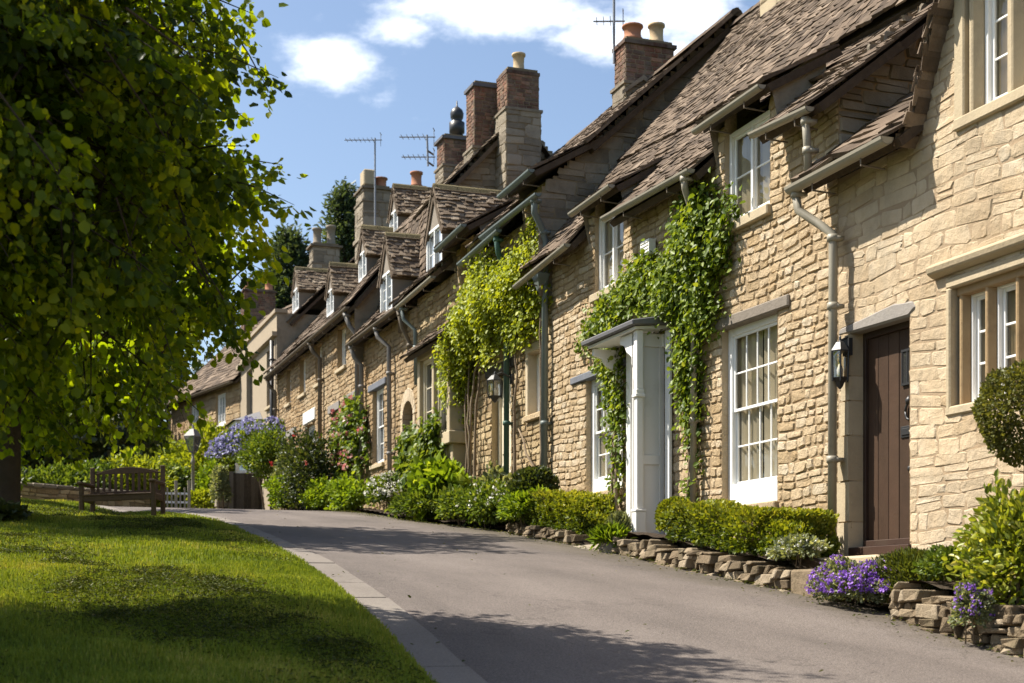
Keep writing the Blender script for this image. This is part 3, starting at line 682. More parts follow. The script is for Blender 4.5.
def grass_blades():
    g = NP
    parts = []
    for n, d0, d1, dens_l, w in ((230000, 3.5, 12, .024, .0075), (110000, 12, 20, .03, .012), (70000, 20, 32.9, .036, .017)):
        y = d0 + (d1 - d0) * g.random(n); d = 4.2 * g.random(n) ** 1.1 if d0 < 12 else 6.5 * g.random(n)
        x = np.interp(y, KY, KX) - d
        parts.append((x, y, dens_l * g.uniform(.5, 1.25, n), np.full(n, w)))
    x, y, L, w = [np.concatenate([p[i] for p in parts]) for i in range(4)]
    n = len(x); z = lawn_za(x, y) + .012
    patch = np.sin(1.3 * x + .9 * y) * np.sin(.7 * x - 1.9 * y + 1) + .5 * np.sin(4.1 * x + 2.3 * y)
    L *= 1 + .25 * patch
    a = g.uniform(0, 6.283, n); lean = g.uniform(.15, .9, n)
    dx, dy = np.cos(a), np.sin(a); b = g.uniform(0, 6.283, n)
    v = np.empty((n, 4, 3))
    for k, s in ((0, -.5), (1, .5)):
        v[:, k, 0] = x + np.cos(b) * w * s; v[:, k, 1] = y + np.sin(b) * w * s; v[:, k, 2] = z - .03
    for k, s in ((2, .2), (3, -.2)):
        v[:, k, 0] = x + dx * lean * L + np.cos(b) * w * s; v[:, k, 1] = y + dy * lean * L + np.sin(b) * w * s; v[:, k, 2] = z + L * np.sqrt(np.maximum(1 - lean ** 2 * .8, .1))
    tone = np.clip(g.normal(.5, .18, n) + .2 * patch + .12 * np.sin(9 * x + 3 * y) * np.sin(5 * y - 7 * x), 0, 1)
    npmesh('grass', v.reshape(-1, 3), np.arange(n * 4).reshape(-1, 4), tone, LM['blade'])
    o = C.objects[-1]; tag(o, 'short green blades of the mown lawn', 'grass', None, 'stuff')
    # cut grass lying in dark drifts on the lawn
    P_, A_, T_ = [], [], []
    for i in range(1000):
        yy_ = 4 + 25.5 * g.random() ** 1.25; dd = g.random() * 5; xx = kx(yy_) - .15 - dd
        if math.sin(2.1 * xx + .6 * yy_) + .6 * math.sin(1.1 * yy_ - 2.7 * xx) < .1: continue
        m = int(g.uniform(220, 600)); r = g.uniform(.08, .28)
        px_ = xx + g.normal(0, r, m); py_ = yy_ + g.normal(0, r * 1.3, m)
        hh = np.exp(-((px_ - xx) ** 2 + (py_ - yy_) ** 2) / (r * r)) * g.uniform(.02, .07)
        P_.append(np.stack([px_, py_, lawn_za(px_, py_) + .022 + hh * g.random(m)], 1)); A_.append(np.stack([g.normal(size=m), g.normal(size=m), g.normal(0, .35, m)], 1)); T_.append(g.normal(.4, .25, m))
    p = np.concatenate(P_); k = p[:, 0] < np.interp(p[:, 1], KY, KX) - .02
    o = leaf_mesh('grass_clippings', p[k], np.concatenate(A_)[k], NP.uniform(.014, .034, k.sum()), np.concatenate(T_)[k], LM['clipping'], asp=.22)
    tag(o, 'dark drifts of cut grass lying on the lawn', 'grass', None, 'stuff')
grass_blades()

def litter():
    g = NP; n = 1500
    y = g.uniform(5, 30, n); e = np.abs(g.normal(0, .22, n)); wl = g.random(n) < .97
    x = np.where(wl, np.interp(y, [4, 7.2, 9, 12.5, 14.6, 15.7, 19, 22.5, 25, 29], [5.9, 5.95, 6.2, 6.25, 6.4, 6.45, 6.55, 6.05, 6.35, 6.6]) - .02 - e * .7, np.interp(y, KY, KX) + .02 + e)
    far = g.random(n) < .06; x = np.where(far, g.uniform(2.8, 6, n), x)
    o = leaf_mesh('leaf_litter', np.stack([x, y, H(x, y) + .03], 1), np.stack([g.normal(size=n), g.normal(size=n), g.normal(0, .15, n)], 1), g.uniform(.012, .035, n), g.random(n), LM['clipping'], asp=.6, normal=np.stack([g.normal(0, .3, n), g.normal(0, .3, n), np.ones(n)], 1))
    tag(o, 'scattered dry leaf bits and moss crumbs along the lane edges', 'leaf litter', None, 'stuff')
litter()

# the planted strip between the lane and the house fronts
def xr(y): return float(np.interp(y, [4, 7.2, 9, 12.5, 14.6, 15.7, 19, 22.5, 25, 29, 36, 44], [5.9, 5.95, 6.2, 6.25, 6.4, 6.45, 6.55, 6.05, 6.35, 6.6, 6.3, 6.2]))
def bed_h(y):
    return float(np.interp(y, [4, 8.9, 9.05, 9.2, 10.3, 10.5, 14.3, 14.5, 15.7, 15.9, 18.2, 18.6, 30], [.3, .3, .1, .02, .02, .24, .24, .02, .02, .16, .16, .06, .06]))
grid('flower_bed', lambda y: lin(xr(y) + .12, 7.3, 8), lin(4, 42, 260), lambda x, y: h1(x, y) + bed_h(y) + .02 * math.sin(9 * x + 5 * y) * math.sin(7 * y), M['soil'], label='dark soil strip along the house fronts', cat='flower bed')

def low_wall(label, y0, y1, hgt, seed, mat='rubble', curve=None):
    """A rough dry-stone edge: blocks of several sizes laid in two or three courses, with a real thickness."""
    rg = random.Random(seed); f = curve or xr
    base = V((f((y0 + y1) / 2), (y0 + y1) / 2, h1(6.3, (y0 + y1) / 2)))
    root = thing('garden_wall', label, 'garden wall', base); mb = MB(); cap = MB()
    y = y0
    while y < y1:
        L_ = rg.uniform(.16, .4); ye = min(y + L_, y1); z = h1(f(y), (y + ye) / 2) - .06; top = z + .06 + hgt * rg.uniform(.85, 1.1)
        while z < top - .03:
            hh = min(rg.uniform(.04, .1), top - z); a = y
            while a < ye - .01:
                b = min(a + rg.uniform(.08, .24), ye)
                if ye - b < .06: b = ye
                x = f((a + b) / 2) + rg.uniform(-.05, .05); dx = .28
                j = lambda s: rg.uniform(-s, s)
                p = [(x + j(.03), a + .006 + j(.012), z + .004 + j(.012)), (x + dx, a + .006, z), (x + dx, b - .006, z), (x + j(.03), b - .006 + j(.012), z + .004 + j(.012))]
                q = [(x + j(.02) + .012, a + .012 + j(.01), z + hh + j(.012)), (x + dx, a + .01, z + hh), (x + dx, b - .01, z + hh), (x + j(.02) + .012, b - .012 + j(.01), z + hh + j(.012))]
                (cap if z + hh > top - .02 else mb).hexa(p + q, rg.uniform(.15, .95)); a = b
            z += hh
        y = ye
    mb.build('stonework', [M[mat]], root, False, .007); cap.build('coping', [M[mat]], root, False, .009)
    return root
low_wall('rough low stone retaining wall below the bright speckled shrub', 4.0, 8.95, .27, 3)
low_wall('long low rubble wall under the clipped box hedge', 10.45, 14.42, .2, 4)
low_wall('low rubble wall beneath the left hand hedge beside the white porch', 15.75, 18.35, .15, 5)

def slab(name, label, x0, x1, y0, y1, z1, th, mat, cat='step', bev=.02):
    mb = MB(); r = random.Random(int(y0 * 100)); j = lambda: r.uniform(-.02, .02)
    b = [(x0 + j(), y0 + j(), z1 - th), (x1, y0, z1 - th), (x1, y1, z1 - th), (x0 + j(), y1 + j(), z1 - th)]
    mb.hexa(b + [(x, y, z1 + j() * .3) for x, y, _ in b], .5)
    o = mb.build(name, M[mat], None, False, bev, origin=((x0 + x1) / 2, (y0 + y1) / 2, z1 - th)); return tag(o, label, cat)
slab('stone_step', 'worn stone step at the lane edge before the brown plank door', 6.22, 6.75, 9.75, 10.42, .25, .3, 'rubble')
slab('stone_step', 'broad stone doorstep right under the brown plank door', 6.75, 7.19, 9.95, 11.15, .37, .4, 'dressed')
slab('stone_step', 'rounded stone slab under the white porch post', 6.35, 7.0, 14.5, 15.75, .64, .28, 'stone_grey', bev=.05)

# ================================================================== parts of houses
def window(par, fr, s0, s1, z0, z1, d=-.1, cols=4, rows=4, paint='white', glass='glass', fw=.055, bar=.02, sash=False, sill=None, curtains=0, sillw=.06, casements=None, name='window', lintel=None, low=0):
    s0 += .003; s1 -= .003; z1 -= .003; mb = MB(); gl = MB()
    B = lambda a, b, c, e, f0, f1, t=.6: fr.box(mb, a, b, c, e, f0, f1, t)
    B(s0, s0 + fw, z0, z1, d - .06, d); B(s1 - fw, s1, z0, z1, d - .06, d); B(s0 + fw, s1 - fw, z1 - fw, z1, d - .06, d - .002); B(s0 + fw, s1 - fw, z0, z0 + fw * 1.2 + low, d - .06, d + (.012 if low else -.002))
    a, b, c, e = s0 + fw, s1 - fw, z0 + fw * 1.2 + low, z1 - fw
    halves = [(c, e, d - .035)] if not sash else [((c + e) / 2 - .02, e, d - .02), (c, (c + e) / 2 + .02, d - .05)]
    sw = .032
    units = [(a, b)] if not casements else [(a + (b - a) * i / casements, a + (b - a) * (i + 1) / casements) for i in range(casements)]
    for (q0, q1, dd) in halves:
        for (u0, u1) in units:
            if casements and u0 > a: B(u0 - .022, u0 + .022, c, e, d - .058, d - .004)
            B(u0, u0 + sw, q0, q1, dd - .025, dd); B(u1 - sw, u1, q0, q1, dd - .025, dd)
            B(u0 + sw, u1 - sw, q0, q0 + sw, dd - .025, dd - .001); B(u0 + sw, u1 - sw, q1 - sw, q1, dd - .025, dd - .001)
            cc = cols if not casements else max(1, cols // casements); rr = rows // len(halves)
            for i in range(1, cc):
                x = u0 + sw + (u1 - u0 - 2 * sw) * i / cc; B(x - bar / 2, x + bar / 2, q0 + sw, q1 - sw, dd - .022, dd - .004)
            for i in range(1, rr):
                z = q0 + sw + (q1 - q0 - 2 * sw) * i / rr; B(u0 + sw, u1 - sw, z - bar / 2, z + bar / 2, dd - .021, dd - .005)
            gl.quad(fr.p(u0 + sw, q0 + sw, dd - .014), fr.p(u0 + sw, q1 - sw, dd - .014), fr.p(u1 - sw, q1 - sw, dd - .014), fr.p(u1 - sw, q0 + sw, dd - .014))
    w = mb.build(name, M[paint], par, False, .004)
    gl.build('pane', M[glass], w)
    if sill:
        sb = MB(); fr.box(sb, s0 - .05, s1 + .05, z0 - sillw - .03, z0 - .003, -.14, .07, .6); sb.build('sill', M[sill], w, False, .012)
    if curtains:
        cb = MB(); n = 9
        for side in (0, 1):
            W_ = (s1 - s0) * curtains; x0 = s0 + .04 if side == 0 else s1 - .04 - W_
            pts = [(x0 + W_ * i / n, d - .1 + (.022 if i % 2 else -.022)) for i in range(n + 1)]
            for (x, y), (x2, y2) in zip(pts, pts[1:]):
                cb.quad(fr.p(x, z0 + .03, y), fr.p(x2, z0 + .03, y2), fr.p(x2, z1 - .03, y2), fr.p(x, z1 - .03, y), tone=RNG.uniform(.3, .8))
        cb.build('curtain', M['curtain'], w, True)
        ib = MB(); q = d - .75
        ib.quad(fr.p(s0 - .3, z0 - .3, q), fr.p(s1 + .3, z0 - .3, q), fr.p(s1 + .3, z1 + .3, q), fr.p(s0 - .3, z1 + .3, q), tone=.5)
        ib.build('room_dark_sheet', M['interior'], w)  # dark sheet standing in for the unlit depth of the room
    if lintel:
        lb = MB(); l0, l1, lz, lh, mt, tilt = lintel; fr.box(lb, l0, l1, lz, lz + lh, -.14, .045, .5, tilt=tilt); lb.build('lintel', M[mt], par, False, .014)
    return w

def gutter(par, a, b, mat='gutter', r=.052, brackets=True):
    a, b = V(a), V(b); mb = MB(); d = (b - a); L_ = d.length; d.normalize(); side = d.cross(V((0, 0, 1))).normalized()
    pr = [(math.cos(t) * r, math.sin(t) * r) for t in [math.pi + math.pi * i / 8 for i in range(9)]]; pi = [(x * .88, y * .88) for x, y in pr][::-1]
    sec = pr + pi; k = len(sec)
    v = [a + side * x + V((0, 0, y)) for x, y in sec] + [b + side * x + V((0, 0, y)) for x, y in sec]
    mb.add(v, [(i, (i + 1) % k, k + (i + 1) % k, k + i) for i in range(k)] + [tuple(range(k)), tuple(range(k, 2 * k))], .6)
    for t in (0, 1):
        q = a + d * (L_ * t); mb.add([q + side * x + V((0, 0, y)) for x, y in pr], [tuple(range(9))], .5)
    if brackets:
        n = max(2, int(L_ / .9))
        for i in range(n):
            q = a + d * (L_ * (i + .5) / n)
            mb.tube([q + V((0, 0, -r)), q + V((0, 0, -r - .06)), q + V((.24, 0, -r - .07))], .009, 5, mi=1)
    return mb.build('gutter', [M[mat], M['pipe_brown']], par)
def downpipe(par, pts, mat, r=.038, collars=True, hopper=None):
    mb = MB(); mb.tube(pts, r, 10); c = mb; pts = [V(q) for q in pts]
    for a, b in zip(pts, pts[1:]):
        if abs((b - a).normalized().z) > .9:
            L_ = (b - a).length; n = max(1, int(L_ / 1.3))
            for i in range(n):
                q = a.lerp(b, (i + .35) / n); c.tube([q, q + V((0, 0, .06))], r * 1.32, 10)
                c.box(q.x, q.x + .09, q.y - .05, q.y + .05, q.z + .01, q.z + .045)
    p = mb.build('downpipe', M[mat], par, True)
    if hopper is not None:
        h = MB(); q = V(hopper)
        h.hexa([q + V((-.05, -.05, -.14)), q + V((.05, -.05, -.14)), q + V((.05, .05, -.14)), q + V((-.05, .05, -.14)), q + V((-.11, -.13, .1)), q + V((.08, -.13, .1)), q + V((.08, .13, .1)), q + V((-.11, .13, .1))])
        h.build('hopper_head', M[mat], p, False, .01)
    return p

def chimney(par, x0, x1, y0, y1, z0, zm, z1, lower='stone_grey', upper='brick', cap=.06, pots=(), capm=None, seed=0, offset=False, bands=()):
    mb = MB(); rg = random.Random(seed)
    def faces(X0, X1, Y0, Y1, Z0, Z1, stone, mi, mort):
        for O, e, n, L_ in (((X0, Y0, 0), (1, 0, 0), (0, -1, 0), X1 - X0), ((X0, Y1, 0), (1, 0, 0), (0, 1, 0), X1 - X0), ((X0, Y0, 0), (0, 1, 0), (-1, 0, 0), Y1 - Y0), ((X1, Y0, 0), (0, 1, 0), (1, 0, 0), Y1 - Y0)):
            fr = Frame(O, e, n)
            if stone == 'brick': masonry(mb, fr, 0, L_, Z0, Z1, course=(.074, .076), wid=(.105, .225), proud=(.004, .012), tone=(.1, .95), gap=.011, mi=mi, mort=mort, seed=rg.randint(0, 9999), bond=True, chamfer=.1, wob=.004)
            elif stone == 'plain': mb.quad(fr.p(0, Z0), fr.p(L_, Z0), fr.p(L_, Z1), fr.p(0, Z1), tone=.5, mi=mi)
            else: masonry(mb, fr, 0, L_, Z0, Z1, course=(.14, .26), wid=(.2, .45), proud=(.004, .016), tone=(.2, .8), gap=.01, mi=mi, mort=mort, seed=rg.randint(0, 9999), wob=.006)
    mats = [M['stone_grey'] if lower in ('stone_grey',) else M[lower], M['mortar_dark'], M['brick'] if upper == 'brick' else M[upper], M['lead'], M['moss']]
    faces(x0, x1, y0, y1, z0, zm, 'plain' if lower.startswith('render') else 'stone', 0, 1)
    if z1 > zm:
        faces(x0 + .03, x1 - .03, y0 + .03, y1 - .03, zm, z1, 'brick' if upper == 'brick' else ('plain' if upper.startswith('render') or upper == 'dressed' else 'stone'), 2, 1)
        mb.box(x0 - .03, x1 + .03, y0 - .03, y1 + .03, zm - .05, zm, .3, 0)
    t = 2 if capm is None else 3
    c_ = .03 - cap * (.55 if t == 2 else .8); mb.box(x0 + c_, x1 - c_, y0 + c_, y1 - c_, z1, z1 + .06, .1, t); mb.box(x0 + .05, x1 - .05, y0 + .05, y1 - .05, z1 + .06, z1 + .12, .3, 1)
    for zb in bands: mb.box(x0 - .05, x1 + .05, y0 - .05, y1 + .05, zb, zb + .1, .5, 0)
    ch = mb.build('chimney', mats, par)
    for (px, py, r, h, m) in pots:
        pb = MB(); z = z1 + .12
        pb.lathe([(r * 1.05, 0), (r * 1.05, .05), (r * .9, .07), (r * .85, h * .5), (r * .92, h * .86), (r * 1.1, h * .88), (r * 1.1, h), (r * .8, h), (r * .75, h * .6)], (px, py, z), 14)
        pb.build('chimney_pot', M[m], ch, True)
    return ch

def dormer(par, yc, w, xf, z0, ze, za, xb, cols=2, rows=3, paint='white', seed=0, ovh=.03, moss=True, glass='glass_sky', cheek='render_grey', za_back=None, mat='slates_pale', front=True):
    """A gabled roof dormer: rendered cheeks, painted window front, its own little stone-slated roof."""
    y0, y1 = yc - w / 2, yc + w / 2; mb = MB(); bx = xb
    mb.add([(xf, y0, z0), (xf + .06, y0, z0), (bx, y0, ze), (xf, y0, ze), (bx, y0, z0 + 0.0)], [(0, 4, 2, 3)], .5)
    mb.add([(xf, y1, z0), (bx, y1, z0), (bx, y1, ze), (xf, y1, ze)], [(0, 1, 2, 3)], .5)
    mb.add([(xf, y0, ze), (xf, y1, ze), (xf, yc, za), (xf + .05, y0, ze), (xf + .05, y1, ze), (xf + .05, yc, za)], [(0, 1, 2), (3, 5, 4), (0, 2, 5, 3), (1, 4, 5, 2)], .7)
    d = mb.build('dormer', M[cheek], par)
    fr = Frame((xf, 0, 0), (0, 1, 0), (-1, 0, 0))
    window(d, fr, y0, y1, z0, ze, d=.012, cols=cols, rows=rows, paint=paint, glass=glass, casements=2 if w > .6 else None, fw=.05)
    rb = MB(); hw = w / 2 + .1; sl = (za - ze) / (w / 2); ez = za - sl * hw
    slates(rb, (xf - ovh, y0 - .1, ez), (bx, y0 - .1, ez), (xf - ovh, yc, za + .03), (bx, yc, za + .03), .105, .08, (.08, .2), (.025, .055), seed=seed, sag=.015, tone=(.2, 1))
    slates(rb, (bx, y1 + .1, ez), (xf - ovh, y1 + .1, ez), (bx, yc, za + .03), (xf - ovh, yc, za + .03), .105, .08, (.08, .2), (.025, .055), seed=seed + 1, sag=.015, tone=(.2, 1))
    ridge_tiles(rb, (xf - ovh, yc, za + .06), (bx, yc, za + .06), seed, .1, 1 if moss else 0)
    rb.build('dormer_roof', [M[mat], M['moss']], d)
    return d

def shell(mb, pts_front, x1, y0, y1, z0, mi=0, tone=.4):
    """Back and far walls so that every house is closed."""
    pass

def gable(mb, y, poly, mi=0, face=-1, tone=.5):
    """Gable end at a given y: poly of (x, z)."""
    n = len(poly); mb.add([(x, y, z) for x, z in poly], [tuple(range(n))], tone, mi)

# ------------------------------------------------------------------ 1. the near house with the plank door and hooded mullion window
A = thing('stone_cottage', 'pale limestone cottage with a brown plank door and a hooded mullioned window', 'house', (7.2, 9, .2))
vY = [10.06, 9.92, 9.82, 9.64, 9.36, 8.4, 7.45, 7.15]; vZ = [3.80, 4.0, 4.27, 4.62, 5.12, 6.9, 5.12, 4.5]
def a_bound(z):
    if z < 3.84: return (3.0, 11.2)
    if z > 6.9: return (8.4, 8.39)
    l = float(np.interp(z, vZ[:6], vY[:6])) - .03; r = float(np.interp(z, [3.8, 4.5, 5.12, 6.9], [3.0, 7.1, 7.45, 8.4]))
    return (r if z > 4.5 else 3.0, l)
opsA = [op(10.12, 11.0, .36, 2.40, .2), op(8.1, 9.56, 1.56, 2.51, .22), op(8.2, 9.38, 3.84, 5.0, .2)]
mb = MB()
masonry(mb, FAC, 3.0, 11.2, -.6, 6.9, opsA, course=(.07, .15), wid=(.12, .42), proud=(.002, .0075), tone=(.2, .9), bound=a_bound, seed=21, gap=.009, wob=.022, chamfer=.18, bulge=.003, tilt=.35, jit=1.0)
mb.quad((12, 3, -.6), (12, 11.2, -.6), (12, 11.2, 4.2), (12, 3, 4.2), tone=.5, mi=1); mb.quad((7.2, 3, -.6), (12, 3, -.6), (12, 3, 4.5), (7.2, 3, 4.5), tone=.5, mi=1)
mb.quad((7.25, 11.19, -.6), (12, 11.19, -.6), (12, 11.19, 3.9), (7.25, 11.19, 3.9), tone=.5, mi=1)
# heavy jamb stones beside the door
rg = random.Random(5); z = .36
while z < 2.38:
    hh = min(rg.uniform(.22, .42), 2.4 - z)
    FAC.box(mb, 10.995, 11.0 + rg.uniform(.1, .2), z + .005, z + hh - .008, -.19, .022 + rg.uniform(0, .012), rg.uniform(.3, .8), 2); z += hh
mb.build('wall', [M['stone_pale'], M['mortar_pale'], M['dressed']], A)
lb = MB(); lb.prism([FAC.p(11.2, 2.40, -.12), FAC.p(11.17, 2.47, -.12), FAC.p(10.8, 2.50, -.12), FAC.p(10.35, 2.54, -.12), FAC.p(10.07, 2.51, -.12), FAC.p(10.02, 2.44, -.12), FAC.p(10.12, 2.385, -.12), FAC.p(10.6, 2.39, -.12)], (-.137, 0, 0), .6)
lb.build('lintel', M['lintel_grey'], A, False, .02)
rb = MB()
slates(rb, (6.9, 11.42, 3.86), (6.92, 9.95, 3.87), (8.0, 11.2, 4.72), (8.0, 9.78, 4.72), .17, .13, (.18, .36), (.022, .045), seed=31)
rg = random.Random(8)
pts = list(zip(vY, vZ))
for i in range(len(pts) - 1):            # the overhanging verge of thick stones
    a, b = V((0, *pts[i])), V((0, *pts[i + 1])); L_ = (b - a).length; n = max(1, int(L_ / .17)); dd = (b - a).normalized(); up = V((0, -dd.z, dd.y)); up = up if up.z > 0 else -up
    n = max(1, int(L_ / .075))
    for j in range(n):
        for k in range(4):
            q0 = a.lerp(b, (j + rg.uniform(-.3, .3)) / n) + up * (k * .021 - .04 + rg.uniform(-.004, .004)); q1 = a.lerp(b, (j + 1.3 + rg.uniform(-.3, .3)) / n) + up * (k * .021 - .04 + rg.uniform(.0, .012))
            x0 = 7.02 + rg.uniform(-.05, .05) + k * .012; x1 = x0 + rg.uniform(-.02, .02); t = .019
            rb.hexa([(x0, q0.y, q0.z), (7.7, q0.y, q0.z), (7.7, q1.y, q1.z), (x1, q1.y, q1.z), (x0 + rg.uniform(0, .03), q0.y + up.y * t, q0.z + up.z * t), (7.7, q0.y + up.y * t, q0.z + up.z * t), (7.7, q1.y + up.y * t, q1.z + up.z * t), (x1 + rg.uniform(0, .03), q1.y + up.y * t, q1.z + up.z * t)], rg.uniform(.2, 1.2))
    for h_ in (.08,):
        rb.quad((7.6, a.y, a.z + h_), (12, a.y, a.z + h_), (12, b.y, b.z + h_), (7.6, b.y, b.z + h_), tone=.4)
slates(rb, (6.95, 7.1, 4.3), (6.95, 3, 4.3), (12, 7.1, 8.0), (12, 3, 8.0), seed=33)
rb.build('roof', [M['slates']], A)
gutter(A, (6.86, 11.48, 3.80), (6.88, 9.98, 3.82), r=.065)
dpx = 7.06
downpipe(A, [(6.88, 11.42, 3.76), (6.9, 11.4, 3.58), (6.98, 11.2, 3.42), (dpx, 11.08, 3.3), (dpx, 11.07, 3.1), (dpx, 11.09, .34)], 'gutter', .04)
# door
fr = FAC
mb = MB(); rg = random.Random(2)
n = 5
for i in range(n):
    a, b = 10.17 + (.78) * i / n, 10.17 + .78 * (i + 1) / n
    FAC.box(mb, a + .003, b - .003, .48, 2.34, -.185, -.15 + rg.uniform(0, .003), rg.uniform(.3, .8))
dr = mb.build('door', M['door_brown'], A, False, .004)
mb = MB(); FAC.box(mb, 10.123, 10.17, .40, 2.398, -.2, -.12); FAC.box(mb, 10.95, 10.992, .40, 2.398, -.2, -.12); FAC.box(mb, 10.17, 10.95, 2.34, 2.4, -.2, -.121); FAC.box(mb, 10.1, 11.0, .395, .47, -.24, .03, .9); FAC.box(mb, 10.17, 10.95, .475, .53, -.15, -.09, .9)
mb.build('frame', M['frame_brown'], dr, False, .005)
mb = MB(); FAC.box(mb, 10.2, 10.42, 1.86, 2.14, -.149, -.138); mb.build('door_window', M['glass_dark'], dr)
mb = MB()
for k in range(4): FAC.box(mb, 10.2 + .22 * k / 3 - .008, 10.2 + .22 * k / 3 + .008, 1.85, 2.15, -.148, -.132)
for k in range(2): FAC.box(mb, 10.19, 10.43, 1.85 + .29 * k, 1.87 + .29 * k, -.148, -.13)
mb.build('window_bars', M['black'], dr)
mb = MB(); c = FAC.p(10.31, 1.64, -.13)
mb.tube([c + V((0, .055 * math.cos(t), .075 * math.sin(t) - .02)) for t in lin(0, 6.2832, 14)], .011, 6); mb.lathe([(.03, -.02), (.035, .02), (.01, .05)], c + V((0, 0, .06)), 8)
mb.build('knocker', M['black'], dr, True)
mb = MB(); FAC.box(mb, 10.2, 10.45, 1.40, 1.5, -.15, -.138); FAC.box(mb, 10.22, 10.43, 1.42, 1.48, -.138, -.13); mb.build('letterbox', M['black'], dr, False, .004)
mb = MB(); mb.lathe([(.02, -.03), (.035, -.01), (.035, .015), (.015, .03)], FAC.p(10.25, 1.12, -.11), 10); mb.build('handle', M['black'], dr, True)
# hooded ground-floor mullion window
mb = MB()
for a, b in ((9.47, 9.553), (9.155, 9.235), (8.80, 8.88), (8.44, 8.52), (8.106, 8.18)):
    mb.prism([FAC.p(a, 1.56, -.2), FAC.p(a, 1.56, -.11), FAC.p(a + .025, 1.56, -.045), FAC.p(b - .025, 1.56, -.045), FAC.p(b, 1.56, -.11), FAC.p(b, 1.56, -.2)], (0, 0, .95), .5)
FAC.box(mb, 8.1, 9.56, 2.44, 2.515, -.2, -.04, .5)
sur = mb.build('mullions', M['mullion'], A, False, .008)
mb = MB(); FAC.box(mb, 8.0, 9.62, 2.505, 2.59, -.1, .02, .55); FAC.box(mb, 9.555, 9.61, 1.5, 2.505, -.1, .026, .55); FAC.box(mb, 8.0, 8.104, 1.5, 2.505, -.1, .026, .55); FAC.box(mb, 7.98, 9.62, 1.48, 1.555, -.12, .025, .6)
mb.build('surround', M['dressed'], A, False, .012)
mb = MB(); mb.prism([FAC.p(7.85, 2.62, 0), FAC.p(7.85, 2.62, .03), FAC.p(7.85, 2.65, .085), FAC.p(7.85, 2.705, .1), FAC.p(7.85, 2.745, .015), FAC.p(7.85, 2.745, 0)], (0, 1.93, 0), .4)
mb.build('hood_mould', M['dressed'], A, False, .01)
for i, (a, b) in enumerate(((9.235, 9.47), (8.88, 9.155), (8.52, 8.80), (8.18, 8.44))):
    window(A, FAC, a, b, 1.57, 2.45, d=-.115, cols=1, rows=3, fw=.022, paint='white' if i % 2 else 'white', curtains=.47)
# upper window
mb = MB()
for a, b in ((9.27, 9.372), (8.80, 8.92), (8.2, 8.32)):
    mb.prism([FAC.p(a, 3.84, -.18), FAC.p(a, 3.84, -.07), FAC.p(a + .03, 3.84, .004), FAC.p(b - .03, 3.84, .004), FAC.p(b, 3.84, -.07), FAC.p(b, 3.84, -.18)], (0, 0, 1.16), .5)
FAC.box(mb, 8.2, 9.38, 4.9, 5.0, -.18, .002); mb.build('mullions', M['dressed'], A, False, .01)
mb = MB(); FAC.box(mb, 9.375, 9.5, 3.8, 5.1, -.1, .03); FAC.box(mb, 8.08, 8.2, 3.8, 5.1, -.1, .03); FAC.box(mb, 8.2, 9.38, 5.0, 5.12, -.1, .028); FAC.box(mb, 8.05, 9.5, 3.74, 3.835, -.1, .04)
mb.build('surround', M['dressed'], A, False, .012)
for a, b in ((8.92, 9.27), (8.32, 8.80)): window(A, FAC, a, b, 3.85, 4.9, d=-.09, cols=1, rows=3, fw=.04, curtains=.47)

# ------------------------------------------------------------------ 2. the cottage with white sashes and porch
B_ = thing('stone_cottage', 'golden rubble cottage with tall white sash windows and a white porch', 'house', (7.2, 14.8, .6))
opsB = [op(12.28, 13.42, .98, 2.87, .16), op(12.42, 13.36, 3.93, 5.2, .14), op(15.98, 17.13, 1.38, 2.87, .16), op(15.95, 16.84, 3.92, 5.2, .14), op(14.84, 15.62, .7, 2.9, .2)]
mb = MB()
masonry(mb, FAC, 11.2, 18.35, -.2, 4.72, opsB, course=(.065, .12), wid=(.1, .28), proud=(.007, .018), tone=(.2, .9), seed=22, gap=.013, chamfer=.24, bulge=.004, tilt=.45, jit=.7)
for a, b in ((12.2, 13.5), (15.8, 17.0)): masonry(mb, FAC, a, b, 4.72, 5.0, opsB, seed=int(a * 10), reveal_mi=0)
fg = Frame((7.2, 11.2, 0), (1, 0, 0), (0, -1, 0))
masonry(mb, fg, 0, 2.8, 3.7, 6.2, course=(.12, .2), wid=(.2, .45), bound=lambda z: (max(0, float(np.interp(z, [4.55, 5.06, 5.58, 8.2], [-.3, .3, .95, 2.75]))), 2.8), seed=23, mi=2, tone=(.2, .8))
mb.quad((12.9, 11.2, 0), (12.9, 18.35, 0), (12.9, 18.35, 5), (12.9, 11.2, 5), mi=1); gable(mb, 18.33, [(7.2, 0), (12.9, 0), (12.9, 4.9), (10, 8.2), (7.2, 4.7)], 1)
gable(mb, 11.23, [(7.2, 0), (12.9, 0), (12.9, 4.9), (10, 8.1), (8.2, 5.4), (7.2, 4.4)], 1)
mb.build('wall', [M['stone_gold'], M['mortar'], M['stone_grey']], B_)
rb = MB()
ze = lambda y: 4.5 + (y - 11.12) / 6.98 * .14
zt = lambda y: 5.08 + (y - 11.12) / 6.98 * .4
for (a, b, sd) in ((17.02, 18.95, 40), (13.52, 15.78, 41), (11.1, 12.18, 39)):
    slates(rb, (6.9, b, ze(b)), (6.9, a, ze(a)), (7.62, b, zt(b)), (7.62, a - (.2 if a < 12 else 0), zt(a)), .125, .11, (.09, .22), (.016, .034), seed=sd, sag=.012)
slates(rb, (7.56, 18.1, 5.42), (7.56, 10.95, 5.04), (8.2, 18.1, 6.15), (8.25, 10.8, 5.6), .125, .11, (.09, .22), (.016, .034), seed=38, sag=.025)
slates(rb, (8.1, 18.1, 6.1), (8.1, 10.82, 5.66), (10, 18.1, 8.32), (10, 10.2, 8.32), .11, .075, (.08, .2), (.014, .03), seed=42, sag=.035)
